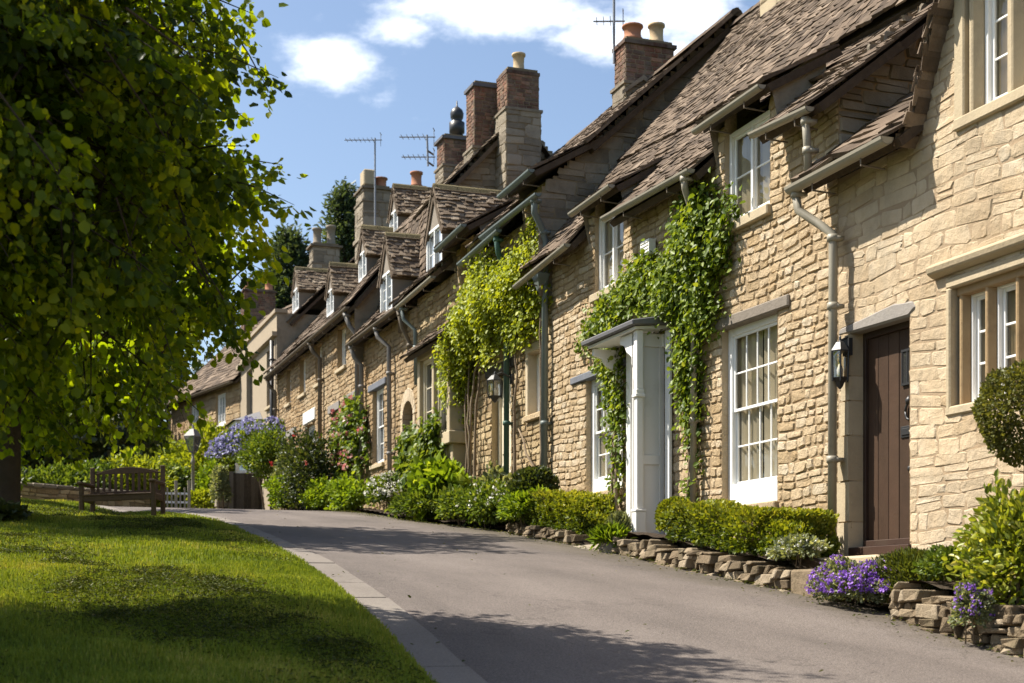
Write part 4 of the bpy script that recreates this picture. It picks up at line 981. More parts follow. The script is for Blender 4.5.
for (a, b, s) in ((12.15, 13.55, 43), (15.75, 17.05, 44)):
    slates(rb, (6.99, b, 5.06), (6.99, a, 5.04), (7.8, b, 5.62), (7.8, a, 5.5), .15, .13, seed=s, sag=.008)
    for y in (a + .05, b - .05): rb.add([(7.19, y, 4.55), (7.08, y, 5.02), (7.7, y, 5.48), (7.7, y, 5.0)], [(0, 1, 2, 3)], .6, 1)
rb.quad((10, 10.2, 8.32), (10, 18.2, 8.32), (13.1, 18.2, 4.7), (13.1, 10.2, 4.7), tone=.4)
ridge_tiles(rb, (10, 10.2, 8.34), (10, 18.2, 8.34), 45)
rb.build('roof', [M['slates'], M['stone_grey']], B_)
gutter(B_, (6.86, 18.9, 4.44), (6.86, 16.95, 4.58)); gutter(B_, (6.86, 15.78, 4.62), (6.87, 13.5, 4.56)); gutter(B_, (6.87, 12.2, 4.53), (6.87, 11.15, 4.45))
gutter(B_, (6.95, 17.05, 5.0), (6.95, 15.75, 5.02), r=.05); gutter(B_, (6.95, 13.56, 4.99), (6.95, 12.15, 5.0), r=.05)
downpipe(B_, [(6.9, 11.28, 4.4), (6.93, 11.3, 4.2), (6.96, 11.32, 3.84)], 'gutter', .036)
downpipe(B_, [(6.87, 13.66, 4.5), (6.89, 13.68, 4.4), (7.05, 13.82, 4.2), (7.09, 13.84, 4.05), (7.1, 13.9, .9)], 'gutter', .036)
window(B_, FAC, 12.28, 13.42, .98, 2.87, d=-.07, cols=4, rows=4, sash=True, fw=.085, curtains=.42, sill='stone_gold', low=.13, lintel=(12.02, 13.72, 2.84, .12, 'timber_grey', .02))
window(B_, FAC, 15.98, 17.13, 1.38, 2.87, d=-.07, cols=4, rows=4, sash=True, fw=.085, curtains=.4, sill='stone_gold', low=.08, lintel=(15.85, 17.6, 2.86, .1, 'slate_blue', 0))
window(B_, FAC, 12.42, 13.36, 3.93, 4.92, d=-.05, cols=2, rows=2, casements=2, fw=.05, curtains=.45, sill='dressed', sillw=.08)
window(B_, FAC, 15.95, 16.84, 3.92, 4.92, d=-.05, cols=2, rows=2, casements=2, fw=.05, curtains=.45, sill='dressed', sillw=.08)
mb = MB(); FAC.box(mb, 14.84, 15.62, .72, 2.9, -.18, -.12, .5)
for (a, b, c, e) in ((14.92, 15.18, .9, 1.6), (15.28, 15.54, .9, 1.6), (14.92, 15.18, 1.75, 2.7), (15.28, 15.54, 1.75, 2.7)): FAC.box(mb, a, b, c, e, -.12, -.108, .7)
dr = mb.build('door', M['white'], B_, False, .008)
mb = MB(); mb.lathe([(.02, -.03), (.035, -.01), (.035, .015), (.015, .03)], FAC.p(14.93, 1.68, -.08), 10); mb.build('handle', M['black'], dr, True)
mb = MB()   # porch: canopy on a turned post, with scrolled brackets and a boarded side
mb.prism([(6.74, 14.62, 3.06), (6.74, 15.98, 3.06), (7.19, 15.98, 3.10), (7.19, 14.62, 3.10)], (0, 0, .03), .8)
po = mb.build('porch', M['white_matt'], B_)
mb = MB(); mb.hexa([(6.68, 14.55, 3.095), (7.19, 14.55, 3.135), (7.19, 16.05, 3.135), (6.68, 16.05, 3.095), (6.67, 14.54, 3.15), (7.19, 14.54, 3.24), (7.19, 16.06, 3.24), (6.67, 16.06, 3.15)], .5)
mb.build('porch_roof', M['lead'], po, False, .01)
mb = MB()
for (z0_, z1_, r) in ((.64, .66, .07), (.66, 1.0, .06), (1.0, 1.03, .068), (1.03, 2.3, .038), (2.3, 2.34, .06), (2.34, 2.39, .05), (2.39, 3.06, .04)):
    mb.box(6.82 - r, 6.82 + r, 14.70 - r, 14.70 + r, z0_, z1_ - .001, .7)
mb.build('porch_post', M['white_matt'], po, False, .006)
for yb in (14.70, 15.93):
    mb = MB(); x = 6.79; arc = [(.42 - .42 * math.sin(t), .5 * (1 - math.cos(t))) for t in lin(0, 1.5, 9)]
    prof = [(0, 0), (0, -.55), (.03, -.56), (.06, -.5), (.05, -.42), (.10, -.36), (.10, -.28), (.16, -.24), (.24, -.2), (.3, -.12), (.42, -.08), (.42, 0)]
    if yb > 15: mb.prism([(7.19 - a * .95, yb, 3.055 + b) for a, b in prof], (0, .05, 0), .7)
    else: mb.prism([(6.80, yb + .05 + a, 3.055 + b) for a, b in prof], (.05, 0, 0), .7)
    mb.build('porch_bracket', M['white_matt'], po, False, .004)
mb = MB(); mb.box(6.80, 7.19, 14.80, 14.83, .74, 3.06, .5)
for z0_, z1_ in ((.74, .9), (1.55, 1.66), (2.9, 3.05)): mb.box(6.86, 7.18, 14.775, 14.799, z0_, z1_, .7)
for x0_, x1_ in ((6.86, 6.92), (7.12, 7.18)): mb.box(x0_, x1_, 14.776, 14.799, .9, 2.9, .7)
mb.build('porch_side', M['white_shaded'], po, False, .004)
mb = MB(); FAC.box(mb, 14.55, 14.675, .72, 3.07, 0.03, .065, .6); FAC.box(mb, 15.62, 15.74, .7, 3.07, .03, .065, .6); FAC.box(mb, 14.73, 15.62, 2.9, 3.05, .0, .06, .6); mb.build('door_frame', M['white'], po, False, .006)
mb = MB(); FAC.box(mb, 14.98, 15.22, 4.02, 4.2, .03, .12, .7)
for k in range(4): FAC.box(mb, 15.0, 15.2, 4.04 + .04 * k, 4.06 + .04 * k, .12, .128, .4)
mb.build('air_vent', M['white_matt'], B_, False, .008)
chimney(B_, 9.55, 10.45, 16.1, 16.75, 7.6, 9.6, 9.8, lower='dressed', upper='dressed', seed=51)

# ------------------------------------------------------------------ 3. the wisteria cottage
Cc = thing('stone_cottage', 'brown stone cottage half hidden by a yellow green climber', 'house', (7.2, 21.5, 1.1))
opsC = [op(18.52, 19.38, 2.6, 3.62, .18), op(20.03, 20.92, 1.2, 3.5, .2), op(22.05, 23.95, 2.72, 4.15, .18), op(18.7, 19.3, 4.9, 5.75, .14), op(21.8, 22.5, 5.0, 5.9, .14), op(24.15, 24.75, 2.95, 3.9, .16)]
mb = MB()
masonry(mb, FAC, 18.35, 25.05, .6, 5.5, opsC, course=(.08, .14), wid=(.13, .34), proud=(.006, .024), tone=(.15, .85), seed=24, gap=.014, chamfer=.22, tilt=.7)
for a, b in ((18.45, 19.5), (21.3, 22.8)): masonry(mb, FAC, a, b, 5.5, 5.85, opsC, seed=int(a * 10))
fg = Frame((7.2, 18.35, 0), (1, 0, 0), (0, -1, 0))
masonry(mb, fg, -.2, 2.85, 4.2, 8.45, course=(.13, .22), wid=(.22, .5), proud=(.002, .012), bound=lambda z: (max(-.2, float(np.interp(z, [5.55, 6.3, 8.45], [-.32, .46, 2.8])) + .03), min(2.8, (z - 4.2) / 1.15 + .5)), seed=29, mi=3, tone=(.05, .6), wob=.008, chamfer=.12)
mb.quad((12.9, 18.35, 0), (12.9, 25.7, 0), (12.9, 25.7, 5.5), (12.9, 18.35, 5.5), mi=1)
mb.build('wall', [M['stone_brown'], M['mortar_dark'], M['render_grey'], M['stone_grey']], Cc)
rb = MB()
for (a, b, sd) in ((19.45, 21.15, 46), (22.75, 25.8, 45)):
    slates(rb, (6.88, b, 5.52), (6.88, a, 5.58), (7.72, b, 6.32), (7.72, a, 6.38), .16, .14, (.12, .28), seed=sd, sag=.012)
slates(rb, (7.66, 25.8, 6.27), (7.66, 18.2, 6.36), (10, 25.8, 8.5), (10, 18.2, 8.5), .12, .085, (.1, .24), (.012, .028), seed=50, sag=.04)
for (a, b, z, s) in ((18.2, 19.45, 5.9, 47), (21.15, 22.75, 5.88, 48)):
    slates(rb, (6.85, b, z), (6.85, a, z), (7.9, b, z + .6), (7.9, a, z + .6), .15, .13, seed=s, sag=.008)
    for y in ((b - .04,) if a < 19 else (a + .04, b - .04)): rb.add([(7.19, y, z - .45), (7.08, y, z + .03), (7.7, y, z + .42), (7.7, y, z + .1)], [(0, 1, 2, 3)], .2, 1)
rb.quad((10, 18.2, 8.5), (10, 25.8, 8.5), (13.1, 25.8, 5.2), (13.1, 18.2, 5.2), tone=.4)
ridge_tiles(rb, (10, 18.2, 8.53), (10, 25.8, 8.53), 49)
verge(rb, (7.64, 18.2, 6.32), (10.02, 18.2, 8.5), seed=3)
rb.build('roof', [M['slates'], M['render_grey']], Cc)
gutter(Cc, (6.84, 20.35, 5.48), (6.84, 17.95, 5.5), 'gutter_green'); gutter(Cc, (6.84, 21.45, 5.32), (6.84, 19.55, 5.4), 'gutter_green')
gutter(Cc, (6.8, 19.4, 5.84), (6.8, 18.1, 5.86), 'gutter_green'); gutter(Cc, (6.8, 22.6, 5.8), (6.8, 21.1, 5.86), 'gutter_green'); gutter(Cc, (6.84, 25.2, 5.36), (6.84, 22.9, 5.44), 'gutter')
downpipe(Cc, [(6.86, 18.15, 5.48), (6.88, 18.2, 5.3), (7.05, 18.32, 5.1), (7.1, 18.36, 4.95), (7.1, 18.4, 1.2)], 'gutter_green', .045, hopper=(7.07, 18.42, 4.42))
downpipe(Cc, [(6.86, 19.75, 5.36), (6.92, 19.8, 5.1), (7.1, 19.95, 4.9), (7.1, 19.97, 1.5)], 'pipe_green', .042)
downpipe(Cc, [(6.86, 25.0, 5.34), (6.9, 24.98, 5.1), (7.08, 24.85, 4.9), (7.1, 24.85, 3.9)], 'gutter_green', .036)
window(Cc, FAC, 18.6, 19.3, 2.66, 3.56, d=-.13, cols=2, rows=3, casements=2, paint='white', glass='glass', fw=.05, sill='stone_gold', curtains=.2)
mb = MB(); FAC.box(mb, 19.3, 19.4, 2.6, 3.62, -.17, .012, .8); FAC.box(mb, 18.5, 18.6, 2.6, 3.62, -.17, .012, .8); FAC.box(mb, 18.5, 19.4, 3.56, 3.68, -.17, .02, .6); mb.build('surround', M['dressed'], Cc, False, .01)
mb = MB(); FAC.box(mb, 20.05, 20.9, 1.2, 3.45, -.19, -.14, .5)
for (a, b, c, e) in ((20.14, 20.42, 1.4, 2.1), (20.52, 20.8, 1.4, 2.1), (20.14, 20.42, 2.25, 3.2), (20.52, 20.8, 2.25, 3.2)): FAC.box(mb, a, b, c, e, -.14, -.125, .7)
FAC.box(mb, 20.03, 20.1, 1.2, 3.5, -.19, -.1); FAC.box(mb, 20.85, 20.92, 1.2, 3.5, -.19, -.1)
dr = mb.build('door', M['cream'], Cc, False, .006)
mb = MB(); mb.lathe([(.02, -.03), (.035, -.01), (.035, .015), (.015, .03)], FAC.p(20.14, 2.2, -.1), 10); mb.build('handle', M['black'], dr, True)
mb = MB(); FAC.box(mb, 19.85, 21.15, 3.47, 3.62, -.15, .04, .3); mb.build('lintel', M['timber_dark'], Cc, False, .012)
window(Cc, FAC, 18.72, 19.28, 4.92, 5.72, d=-.1, cols=2, rows=3, casements=2, paint='cream', glass='glass_dark', fw=.05)
window(Cc, FAC, 21.82, 22.48, 5.02, 5.86, d=-.1, cols=2, rows=2, casements=2, paint='cream', glass='glass_dark', fw=.06)
window(Cc, FAC, 24.15, 24.75, 2.95, 3.9, d=-.1, cols=2, rows=3, paint='white', glass='glass_dark', fw=.05, lintel=(24.05, 24.85, 3.9, .1, 'pipe_green', 0))
mb = MB()   # square stone bay with its own slate hood
mb.box(6.86, 7.18, 22.05, 22.2, 2.7, 4.15, .5); mb.box(6.86, 7.18, 23.8, 23.95, 2.7, 4.15, .5); mb.box(6.84, 7.18, 22.0, 24.0, 2.55, 2.75, .6); mb.box(6.86, 7.0, 22.95, 23.05, 2.75, 4.15, .5); mb.box(6.86, 7.18, 22.05, 23.95, 4.15, 4.27, .5)
mb.box(6.93, 7.18, 22.1, 23.9, 1.0, 2.55, .4)
bay = mb.build('bay_window', M['dressed'], Cc, False, .01)
fb = Frame((6.93, 0, 0), (0, 1, 0), (-1, 0, 0))
for a, b in ((22.2, 22.95), (23.05, 23.8)): window(bay, fb, a, b, 2.75, 4.15, d=.0, cols=2, rows=3, paint='cream', glass='glass_dark', fw=.05)
mb = MB(); slates(mb, (6.66, 24.2, 4.26), (6.66, 21.8, 4.26), (7.2, 24.1, 4.72), (7.2, 21.9, 4.72), .15, .12, seed=57, sag=.01); mb.build('bay_roof', M['slates'], bay)
dormer(Cc, 23.25, .92, 6.97, 5.53, 6.35, 7.02, 9.6, cols=2, rows=2, seed=61, glass='glass_sky')
chimney(Cc, 9.5, 10.42, 21.0, 21.5, 7.6, 8.4, 9.02, lower='stone_grey', upper='brick', cap=.07, pots=((9.75, 21.25, .16, .26, 'terracotta'), (10.18, 21.25, .13, .34, 'pot_buff')), seed=52)
mb = MB(); mb.prism([(9.42, 20.985, 8.2), (9.8, 20.985, 8.5), (10.3, 20.985, 8.2), (10.3, 20.985, 8.14), (9.8, 20.985, 8.42), (9.42, 20.985, 8.14)], (0, -.06, 0), .5); mb.build('chimney_shoulder', M['stone_grey'], Cc.children[-1] if False else Cc)

# ------------------------------------------------------------------ 4. the gabled house behind the big chimney stacks
D = thing('stone_cottage', 'tall gabled stone house with twin brick stacks and an arched doorway', 'house', (7.2, 27, 1.5))
opsD = [op(25.3, 26.1, 1.4, 3.75, .22), op(27.5, 28.42, 2.75, 4.3, .16)]
mb = MB()
masonry(mb, FAC, 25.05, 29.2, .9, 5.4, opsD, course=(.08, .14), wid=(.13, .34), proud=(.006, .022), tone=(.2, .9), seed=25, gap=.014, chamfer=.22, tilt=.6)
fg = Frame((7.2, 25.72, 0), (1, 0, 0), (0, -1, 0))
masonry(mb, fg, -.2, 4.5, 5.2, 9.25, course=(.14, .24), wid=(.22, .5), bound=lambda z: (float(np.interp(z, [5.2, 6.0, 7.6, 9.25], [-.2, .3, .65, 2.05])), float(np.interp(z, [5.2, 8.6, 9.25], [5.0, 3.0, 2.2]))), seed=26, mi=2, tone=(.25, .8), wob=.01)
gable(mb, 25.75, [(7.0, 5), (12.9, 5), (12.9, 5.4), (9.3, 9.2), (7.9, 7.6), (7.55, 6.0), (7.0, 5.3)], 1); mb.quad((12.9, 25.7, 0), (12.9, 29.2, 0), (12.9, 29.2, 5.5), (12.9, 25.7, 5.5), mi=1)
mb.build('wall', [M['stone_ochre'], M['mortar_dark'], M['stone_grey']], D)
rb = MB()
slates(rb, (6.88, 29.3, 5.42), (6.88, 25.5, 5.42), (7.5, 29.3, 6.1), (7.5, 25.5, 6.1), .16, .14, seed=62)
slates(rb, (7.48, 29.3, 6.05), (7.48, 25.5, 6.05), (7.85, 29.3, 7.75), (7.85, 25.5, 7.75), .16, .14, seed=69)
slates(rb, (7.8, 29.3, 7.68), (7.8, 25.5, 7.68), (9.3, 29.3, 9.3), (9.3, 25.5, 9.3), .15, .1, seed=63, mi=1)
rb.quad((9.3, 25.5, 9.3), (9.3, 29.3, 9.3), (13, 29.3, 5.2), (13, 25.5, 5.2), tone=.4)
ridge_tiles(rb, (9.3, 25.5, 9.33), (9.3, 29.3, 9.33), 64)
rb.build('roof', [M['slates'], M['slates_pale']], D)
gutter(D, (6.84, 29.2, 5.34), (6.84, 25.3, 5.36), 'pipe_brown')
downpipe(D, [(6.86, 26.9, 5.3), (6.9, 26.85, 5.1), (7.08, 26.7, 4.9), (7.1, 26.7, 1.8)], 'pipe_grey', .045)
downpipe(D, [(6.86, 29.0, 5.3), (6.95, 29.0, 5.05), (7.1, 29.0, 4.9), (7.1, 29.0, 2.2)], 'pipe_grey', .05)
downpipe(D, [(6.86, 25.2, 5.3), (6.95, 25.25, 5.0), (7.1, 25.3, 4.75), (7.1, 25.3, 4.5)], 'pipe_brown', .04)
window(D, FAC, 27.5, 28.42, 2.75, 4.3, d=-.08, cols=3, rows=4, sash=True, glass='glass_dark', fw=.07, sill='dressed', lintel=(27.3, 28.7, 4.28, .14, 'slate_blue', 0))
mb = MB(); arc = [FAC.p(25.7 + .52 * math.cos(t), 3.45 + .52 * math.sin(t), .03) for t in lin(0, math.pi, 11)]; ins = [FAC.p(25.7 + .36 * math.cos(t), 3.42 + .3 * math.sin(t), .03) for t in lin(0, math.pi, 11)]
for i in range(10): mb.prism([arc[i], arc[i + 1], ins[i + 1], ins[i]], (.22, 0, 0), RNG.uniform(.6, .9))
FAC.box(mb, 26.06, 26.2, 1.4, 3.42, -.19, .03, .7); FAC.box(mb, 25.2, 25.34, 1.4, 3.42, -.19, .03, .7)
mb.build('door_arch', M['stone_pale'], D, False, .01)
mb = MB(); FAC.box(mb, 25.34, 26.06, 1.4, 3.72, -.2, -.15, .6); dr = mb.build('door', M['door_brown'], D)
mb = MB(); mb.lathe([(.02, -.03), (.035, -.01), (.035, .015), (.015, .03)], FAC.p(25.45, 2.5, -.13), 10); mb.build('handle', M['black'], dr, True)
dormer(D, 26.45, .88, 6.97, 5.48, 6.28, 6.98, 9.2, cols=2, rows=3, seed=65)
chimney(D, 8.52, 9.3, 25.85, 26.4, 6.8, 8.7, 9.85, lower='stone_grey', upper='brick', seed=53, cap=.05, capm=1)
chimney(D, 8.92, 9.62, 25.1, 25.72, 6.6, 9.25, 9.9, lower='stone_grey', upper='brick', seed=54, cap=.03, pots=((9.28, 25.4, .12, .36, 'pot_buff'),))
# stack with the black cowl
ch = chimney(D, 8.98, 9.78, 29.3, 29.9, 8.2, 9.4, 9.95, lower='stone_grey', upper='brick', seed=55, cap=.08, capm=1)
mb = MB(); mb.lathe([(.14, 0), (.13, .12), (.17, .14), (.17, .36), (.12, .38), (.11, .42), (.14, .46), (.15, .56), (.12, .64), (.05, .7), (.02, .72), (.012, .84)], (9.38, 29.6, 10.05), 14); mb.build('chimney_cowl', M['black'], ch, True)

# ------------------------------------------------------------------ 5. the long house with three dormers
E_ = thing('stone_cottage', 'long golden stone house with roof dormers and dark narrow windows', 'house', (7.2, 34, 2.1))
opsE = [op(30.8, 31.65, 5.2, 6.12, .14), op(33.3, 34.0, 5.2, 6.12, .14), op(35.2, 35.95, 5.15, 6.12, .14), op(37.15, 37.75, 5.2, 6.12, .14), op(31.5, 32.3, 2.0, 4.35, .2), op(29.75, 30.65, 3.3, 4.35, .15), op(34.1, 35.3, 3.4, 4.35, .16), op(36.6, 37.4, 2.6, 4.3, .18)]
mb = MB()
masonry(mb, FAC, 29.2, 39.2, 1.5, 6.2, opsE, course=(.085, .15), wid=(.14, .36), proud=(.006, .022), tone=(.25, .9), seed=27, gap=.016, chamfer=.22, tilt=.6)
fg = Frame((7.2, 29.2, 0), (1, 0, 0), (0, -1, 0))
mb.add([(7.0, 29.19, 5.0), (7.3, 29.19, 5.0), (9.8, 29.19, 8.5), (9.8, 29.19, 9.6), (7.0, 29.19, 6.25)], [(0, 1, 2, 3, 4)], .4, 2)
mb.quad((12.9, 29.2, 0), (12.9, 39.2, 0), (12.9, 39.2, 6), (12.9, 29.2, 6), mi=1)
mb.build('wall', [M['stone_ochre'], M['mortar_dark'], M['stone_grey']], E_)
rb = MB(); slates(rb, (6.88, 39.2, 6.2), (6.88, 29.05, 6.24), (9.8, 39.2, 9.65), (9.8, 29.05, 9.65), .2, .12, (.2, .45), seed=66, sag=.05)
rb.quad((9.8, 29, 9.65), (9.8, 39.2, 9.65), (13, 39.2, 5.8), (13, 29, 5.8), tone=.4); ridge_tiles(rb, (9.8, 29.05, 9.68), (9.8, 39.2, 9.68), 67)
rb.build('roof', [M['slates']], E_)
gutter(E_, (6.84, 39.0, 6.1), (6.84, 29.15, 6.14), 'pipe_brown')
downpipe(E_, [(6.86, 29.5, 6.08), (6.95, 29.45, 5.8), (7.1, 29.4, 5.6), (7.1, 29.35, 2.4)], 'pipe_grey', .05)
downpipe(E_, [(6.86, 33.2, 6.08), (6.95, 33.15, 5.85), (7.1, 33.1, 5.7), (7.1, 33.1, 2.6)], 'pipe_brown', .05)
downpipe(E_, [(6.86, 38.9, 6.08), (6.95, 38.9, 5.85), (7.1, 38.9, 5.7), (7.1, 38.9, 2.8)], 'pipe_brown', .05)
for (a, b) in ((30.8, 31.65), (33.3, 34.0), (35.2, 35.95), (37.15, 37.75)): window(E_, FAC, a, b, 5.2, 6.12, d=-.1, cols=2, rows=2, casements=2, glass='glass_dark', fw=.06, sill='dressed')
window(E_, FAC, 29.75, 30.65, 3.3, 4.35, d=-.1, cols=2, rows=2, casements=2, glass='glass_dark', lintel=(29.6, 30.8, 4.35, .16, 'lintel_grey', 0))
window(E_, FAC, 34.1, 35.3, 3.4, 4.35, d=-.1, cols=2, rows=2, casements=2, glass='glass_dark', lintel=(34.0, 35.4, 4.38, .3, 'white_matt', 0))
window(E_, FAC, 36.6, 37.4, 2.6, 4.3, d=-.1, cols=2, rows=3, paint='timber_dark', glass='glass_dark')
mb = MB(); FAC.box(mb, 31.5, 32.3, 2.0, 4.3, -.2, -.15, .4); mb.build('door', M['frame_brown'], E_)
mb = MB(); FAC.box(mb, 31.35, 32.5, 4.3, 4.48, -.12, .05, .5); FAC.box(mb, 36.4, 37.6, 4.3, 4.48, -.12, .05, .5); mb.build('lintel', M['lintel_grey'], E_, False, .01)
dormer(E_, 32.4, .72, 7.2, 6.6, 7.2, 7.75, 8.9, seed=71, rows=2); dormer(E_, 31.0, .72, 7.62, 7.15, 7.78, 8.3, 9.2, seed=72, rows=2); dormer(E_, 30.85, .7, 8.3, 8.15, 8.72, 9.25, 9.9, seed=73, rows=2)
ch = chimney(E_, 9.15, 9.95, 37.2, 38.1, 9.0, 10.75, 11.05, lower='stone_grey', upper='stone_grey', cap=.12, pots=((9.75, 37.6, .17, .3, 'terracotta'),), seed=56, bands=(9.7,))
mb = MB(); mb.box(9.2, 9.52, 37.3, 37.75, 11.17, 11.6); mb.build('chimney_pot', M['dressed'], ch, False, .03)
ch = chimney(E_, 9.6, 10.1, 34.2, 34.7, 9.2, 9.9, 10.25, lower='stone_grey', upper='brick', pots=((9.85, 34.45, .15, .38, 'terracotta'),), seed=58)

# ------------------------------------------------------------------ 6. the rendered house with a parapet
Fh = thing('rendered_house', 'pale rendered house with a parapet, tall windows and a canted bay', 'house', (7.2, 42, 2.5))
opsF = [op(43.2, 44.3, 5.55, 7.06, .15), op(39.9, 40.75, 5.5, 7.1, .15), op(42.5, 43.6, 2.6, 4.6, .15)]
mb = MB(); masonry(mb, FAC, 39.2, 45.5, 1.9, 7.95, opsF, stones=False, mort=0)
FAC.box(mb, 39.15, 45.55, 7.3, 7.42, .0, .14, .5); FAC.box(mb, 39.15, 45.55, 7.95, 8.05, -.3, .06, .5)
mb.quad((7.2, 39.19, 2), (10, 39.19, 2), (10, 39.19, 7.95), (7.2, 39.19, 7.95), tone=.5, mi=1); mb.quad((7.5, 45.5, 2), (12, 45.5, 2), (12, 45.5, 7.95), (7.5, 45.5, 7.95), tone=.5, mi=1); mb.quad((12.9, 39.2, 0), (12.9, 45.5, 0), (12.9, 45.5, 7), (12.9, 39.2, 7), mi=1)
mb.build('wall', [M['render'], M['stone_grey']], Fh)
rb = MB(); slates(rb, (7.5, 45.6, 7.7), (7.5, 39.1, 7.7), (10, 45.6, 10.2), (10, 39.1, 10.2), .22, .14, (.25, .5), seed=74); rb.quad((10, 39.1, 10.2), (10, 45.6, 10.2), (13, 45.6, 7), (13, 39.1, 7), tone=.4); ridge_tiles(rb, (10, 39.1, 10.23), (10, 45.6, 10.23), 75)
rb.build('roof', [M['slates']], Fh)
window(Fh, FAC, 43.2, 44.3, 5.55, 7.06, d=-.1, cols=2, rows=4, paint='timber_grey', glass='glass_dark'); window(Fh, FAC, 39.9, 40.75, 5.5, 7.1, d=-.1, cols=2, rows=4, paint='timber_grey', glass='glass_dark', sill='dressed')
downpipe(Fh, [(7.1, 39.4, 7.2), (7.1, 39.4, 2.4)], 'black', .06)
mb = MB(); cb = [(7.18, 44.0), (6.5, 43.5), (6.5, 42.0), (7.18, 41.5)]
mb.prism([(x, y, 5.15) for x, y in cb], (0, 0, .12), .6); mb.prism([(x, y, 3.72) for x, y in cb], (0, 0, .08), .6)
for x, y in cb[1:3] + [(7.12, 43.95), (7.12, 41.55)]: mb.box(x, x + .1, y - .06, y + .06, 3.8, 5.15)
bay = mb.build('bay_window', M['white_matt'], Fh)
mb = MB()
for (x, y), (x2, y2) in zip(cb, cb[1:]): mb.quad((x + .03, y, 3.8), (x2 + .03, y2, 3.8), (x2 + .03, y2, 5.15), (x + .03, y, 5.15))
mb.build('pane', M['glass_sky'], bay)
mb = MB(); mb.add([(6.4, 43.6, 5.27), (6.4, 41.9, 5.27), (7.19, 41.4, 5.27), (7.19, 44.1, 5.27), (7.19, 43.6, 5.55), (7.19, 41.9, 5.55)], [(0, 1, 5, 4), (1, 2, 5), (0, 4, 3)], .5); mb.build('bay_roof', M['lead'], bay)
mb = MB(); mb.prism([(x + .03, y, 2.3) for x, y in cb], (0, 0, 1.42), .4); mb.build('bay_base', M['render'], bay)
dormer(Fh, 40.55, .9, 8.0, 8.3, 8.95, 9.5, 9.8, seed=76, rows=2)
chimney(Fh, 9.2, 10.1, 44.0, 44.6, 9.5, 10.6, 11.1, lower='stone_grey', upper='stone_grey', cap=.16, pots=((9.42, 44.3, .15, .5, 'stone_grey'), (9.86, 44.3, .15, .62, 'stone_grey')), seed=59)

# ------------------------------------------------------------------ 7. the far cottage turned across the bend
ang = R(11.8); e_ = (-math.sin(ang), math.cos(ang), 0); n_ = (-math.cos(ang), -math.sin(ang), 0)
FG = Frame((7.2, 45.55, 0), e_, n_)
G_ = thing('stone_cottage', 'far stone cottage turned at the bend with two pale casement windows', 'house', (6.5, 49, 2.8))
opsG = [op(1.3, 2.2, 5.75, 6.8, .14), op(3.9, 4.8, 5.7, 6.75, .14)]
mb = MB(); masonry(mb, FG, 0, 6.9, 2.3, 7.05, opsG, course=(.13, .22), wid=(.25, .55), tone=(.35, .95), seed=28, proud=(.006, .024))
def gp(a, z, d): return FG.p(a, z, d)
mb.add([gp(6.9, 2.3, 0), gp(6.9, 2.3, -6), gp(6.9, 7.05, -6), gp(6.9, 10.0, -3), gp(6.9, 7.05, 0)], [(0, 1, 2, 3, 4)], .5, 1); mb.add([gp(0, 2.3, 0), gp(0, 2.3, -6), gp(0, 7.05, -6), gp(0, 10.0, -3), gp(0, 7.05, 0)], [(0, 1, 2, 3, 4)], .5, 1)
mb.quad(gp(0, 2.3, -6), gp(6.9, 2.3, -6), gp(6.9, 7.05, -6), gp(0, 7.05, -6), mi=1)
mb.build('wall', [M['stone_ochre'], M['mortar']], G_)
rb = MB(); slates(rb, gp(7.05, 7.0, .25), gp(-.1, 7.0, .25), gp(7.05, 10.2, -3), gp(-.1, 10.2, -3), .24, .16, (.25, .5), seed=77); rb.quad(gp(-.1, 10.2, -3), gp(7.05, 10.2, -3), gp(7.05, 7, -6.2), gp(-.1, 7, -6.2), tone=.4); ridge_tiles(rb, gp(-.1, 10.25, -3), gp(7.05, 10.25, -3), 78)
rb.build('roof', [M['slates']], G_)
window(G_, FG, 1.3, 2.2, 5.75, 6.8, d=-.06, cols=3, rows=3, casements=3, glass='glass_dark', sill='white', fw=.08); window(G_, FG, 3.9, 4.8, 5.7, 6.75, d=-.06, cols=3, rows=3, casements=3, glass='glass_dark', sill='white', fw=.08)
gutter(G_, gp(6.9, 6.95, .3), gp(0, 6.95, .3), 'pipe_brown', .07, False)
downpipe(G_, [gp(6.75, 6.9, .28), gp(6.75, 6.7, .1), gp(6.75, 2.8, .1)], 'gutter', .05)
cb = gp(6.1, 0, -3); chimney(G_, cb.x - .6, cb.x + .6, cb.y - .4, cb.y + .4, 9.6, 9.7, 11.2, lower='stone_grey', upper='brick', cap=.1, pots=((cb.x - .4, cb.y, .16, .4, 'terracotta'), (cb.x + .4, cb.y, .16, .4, 'terracotta')), seed=60)

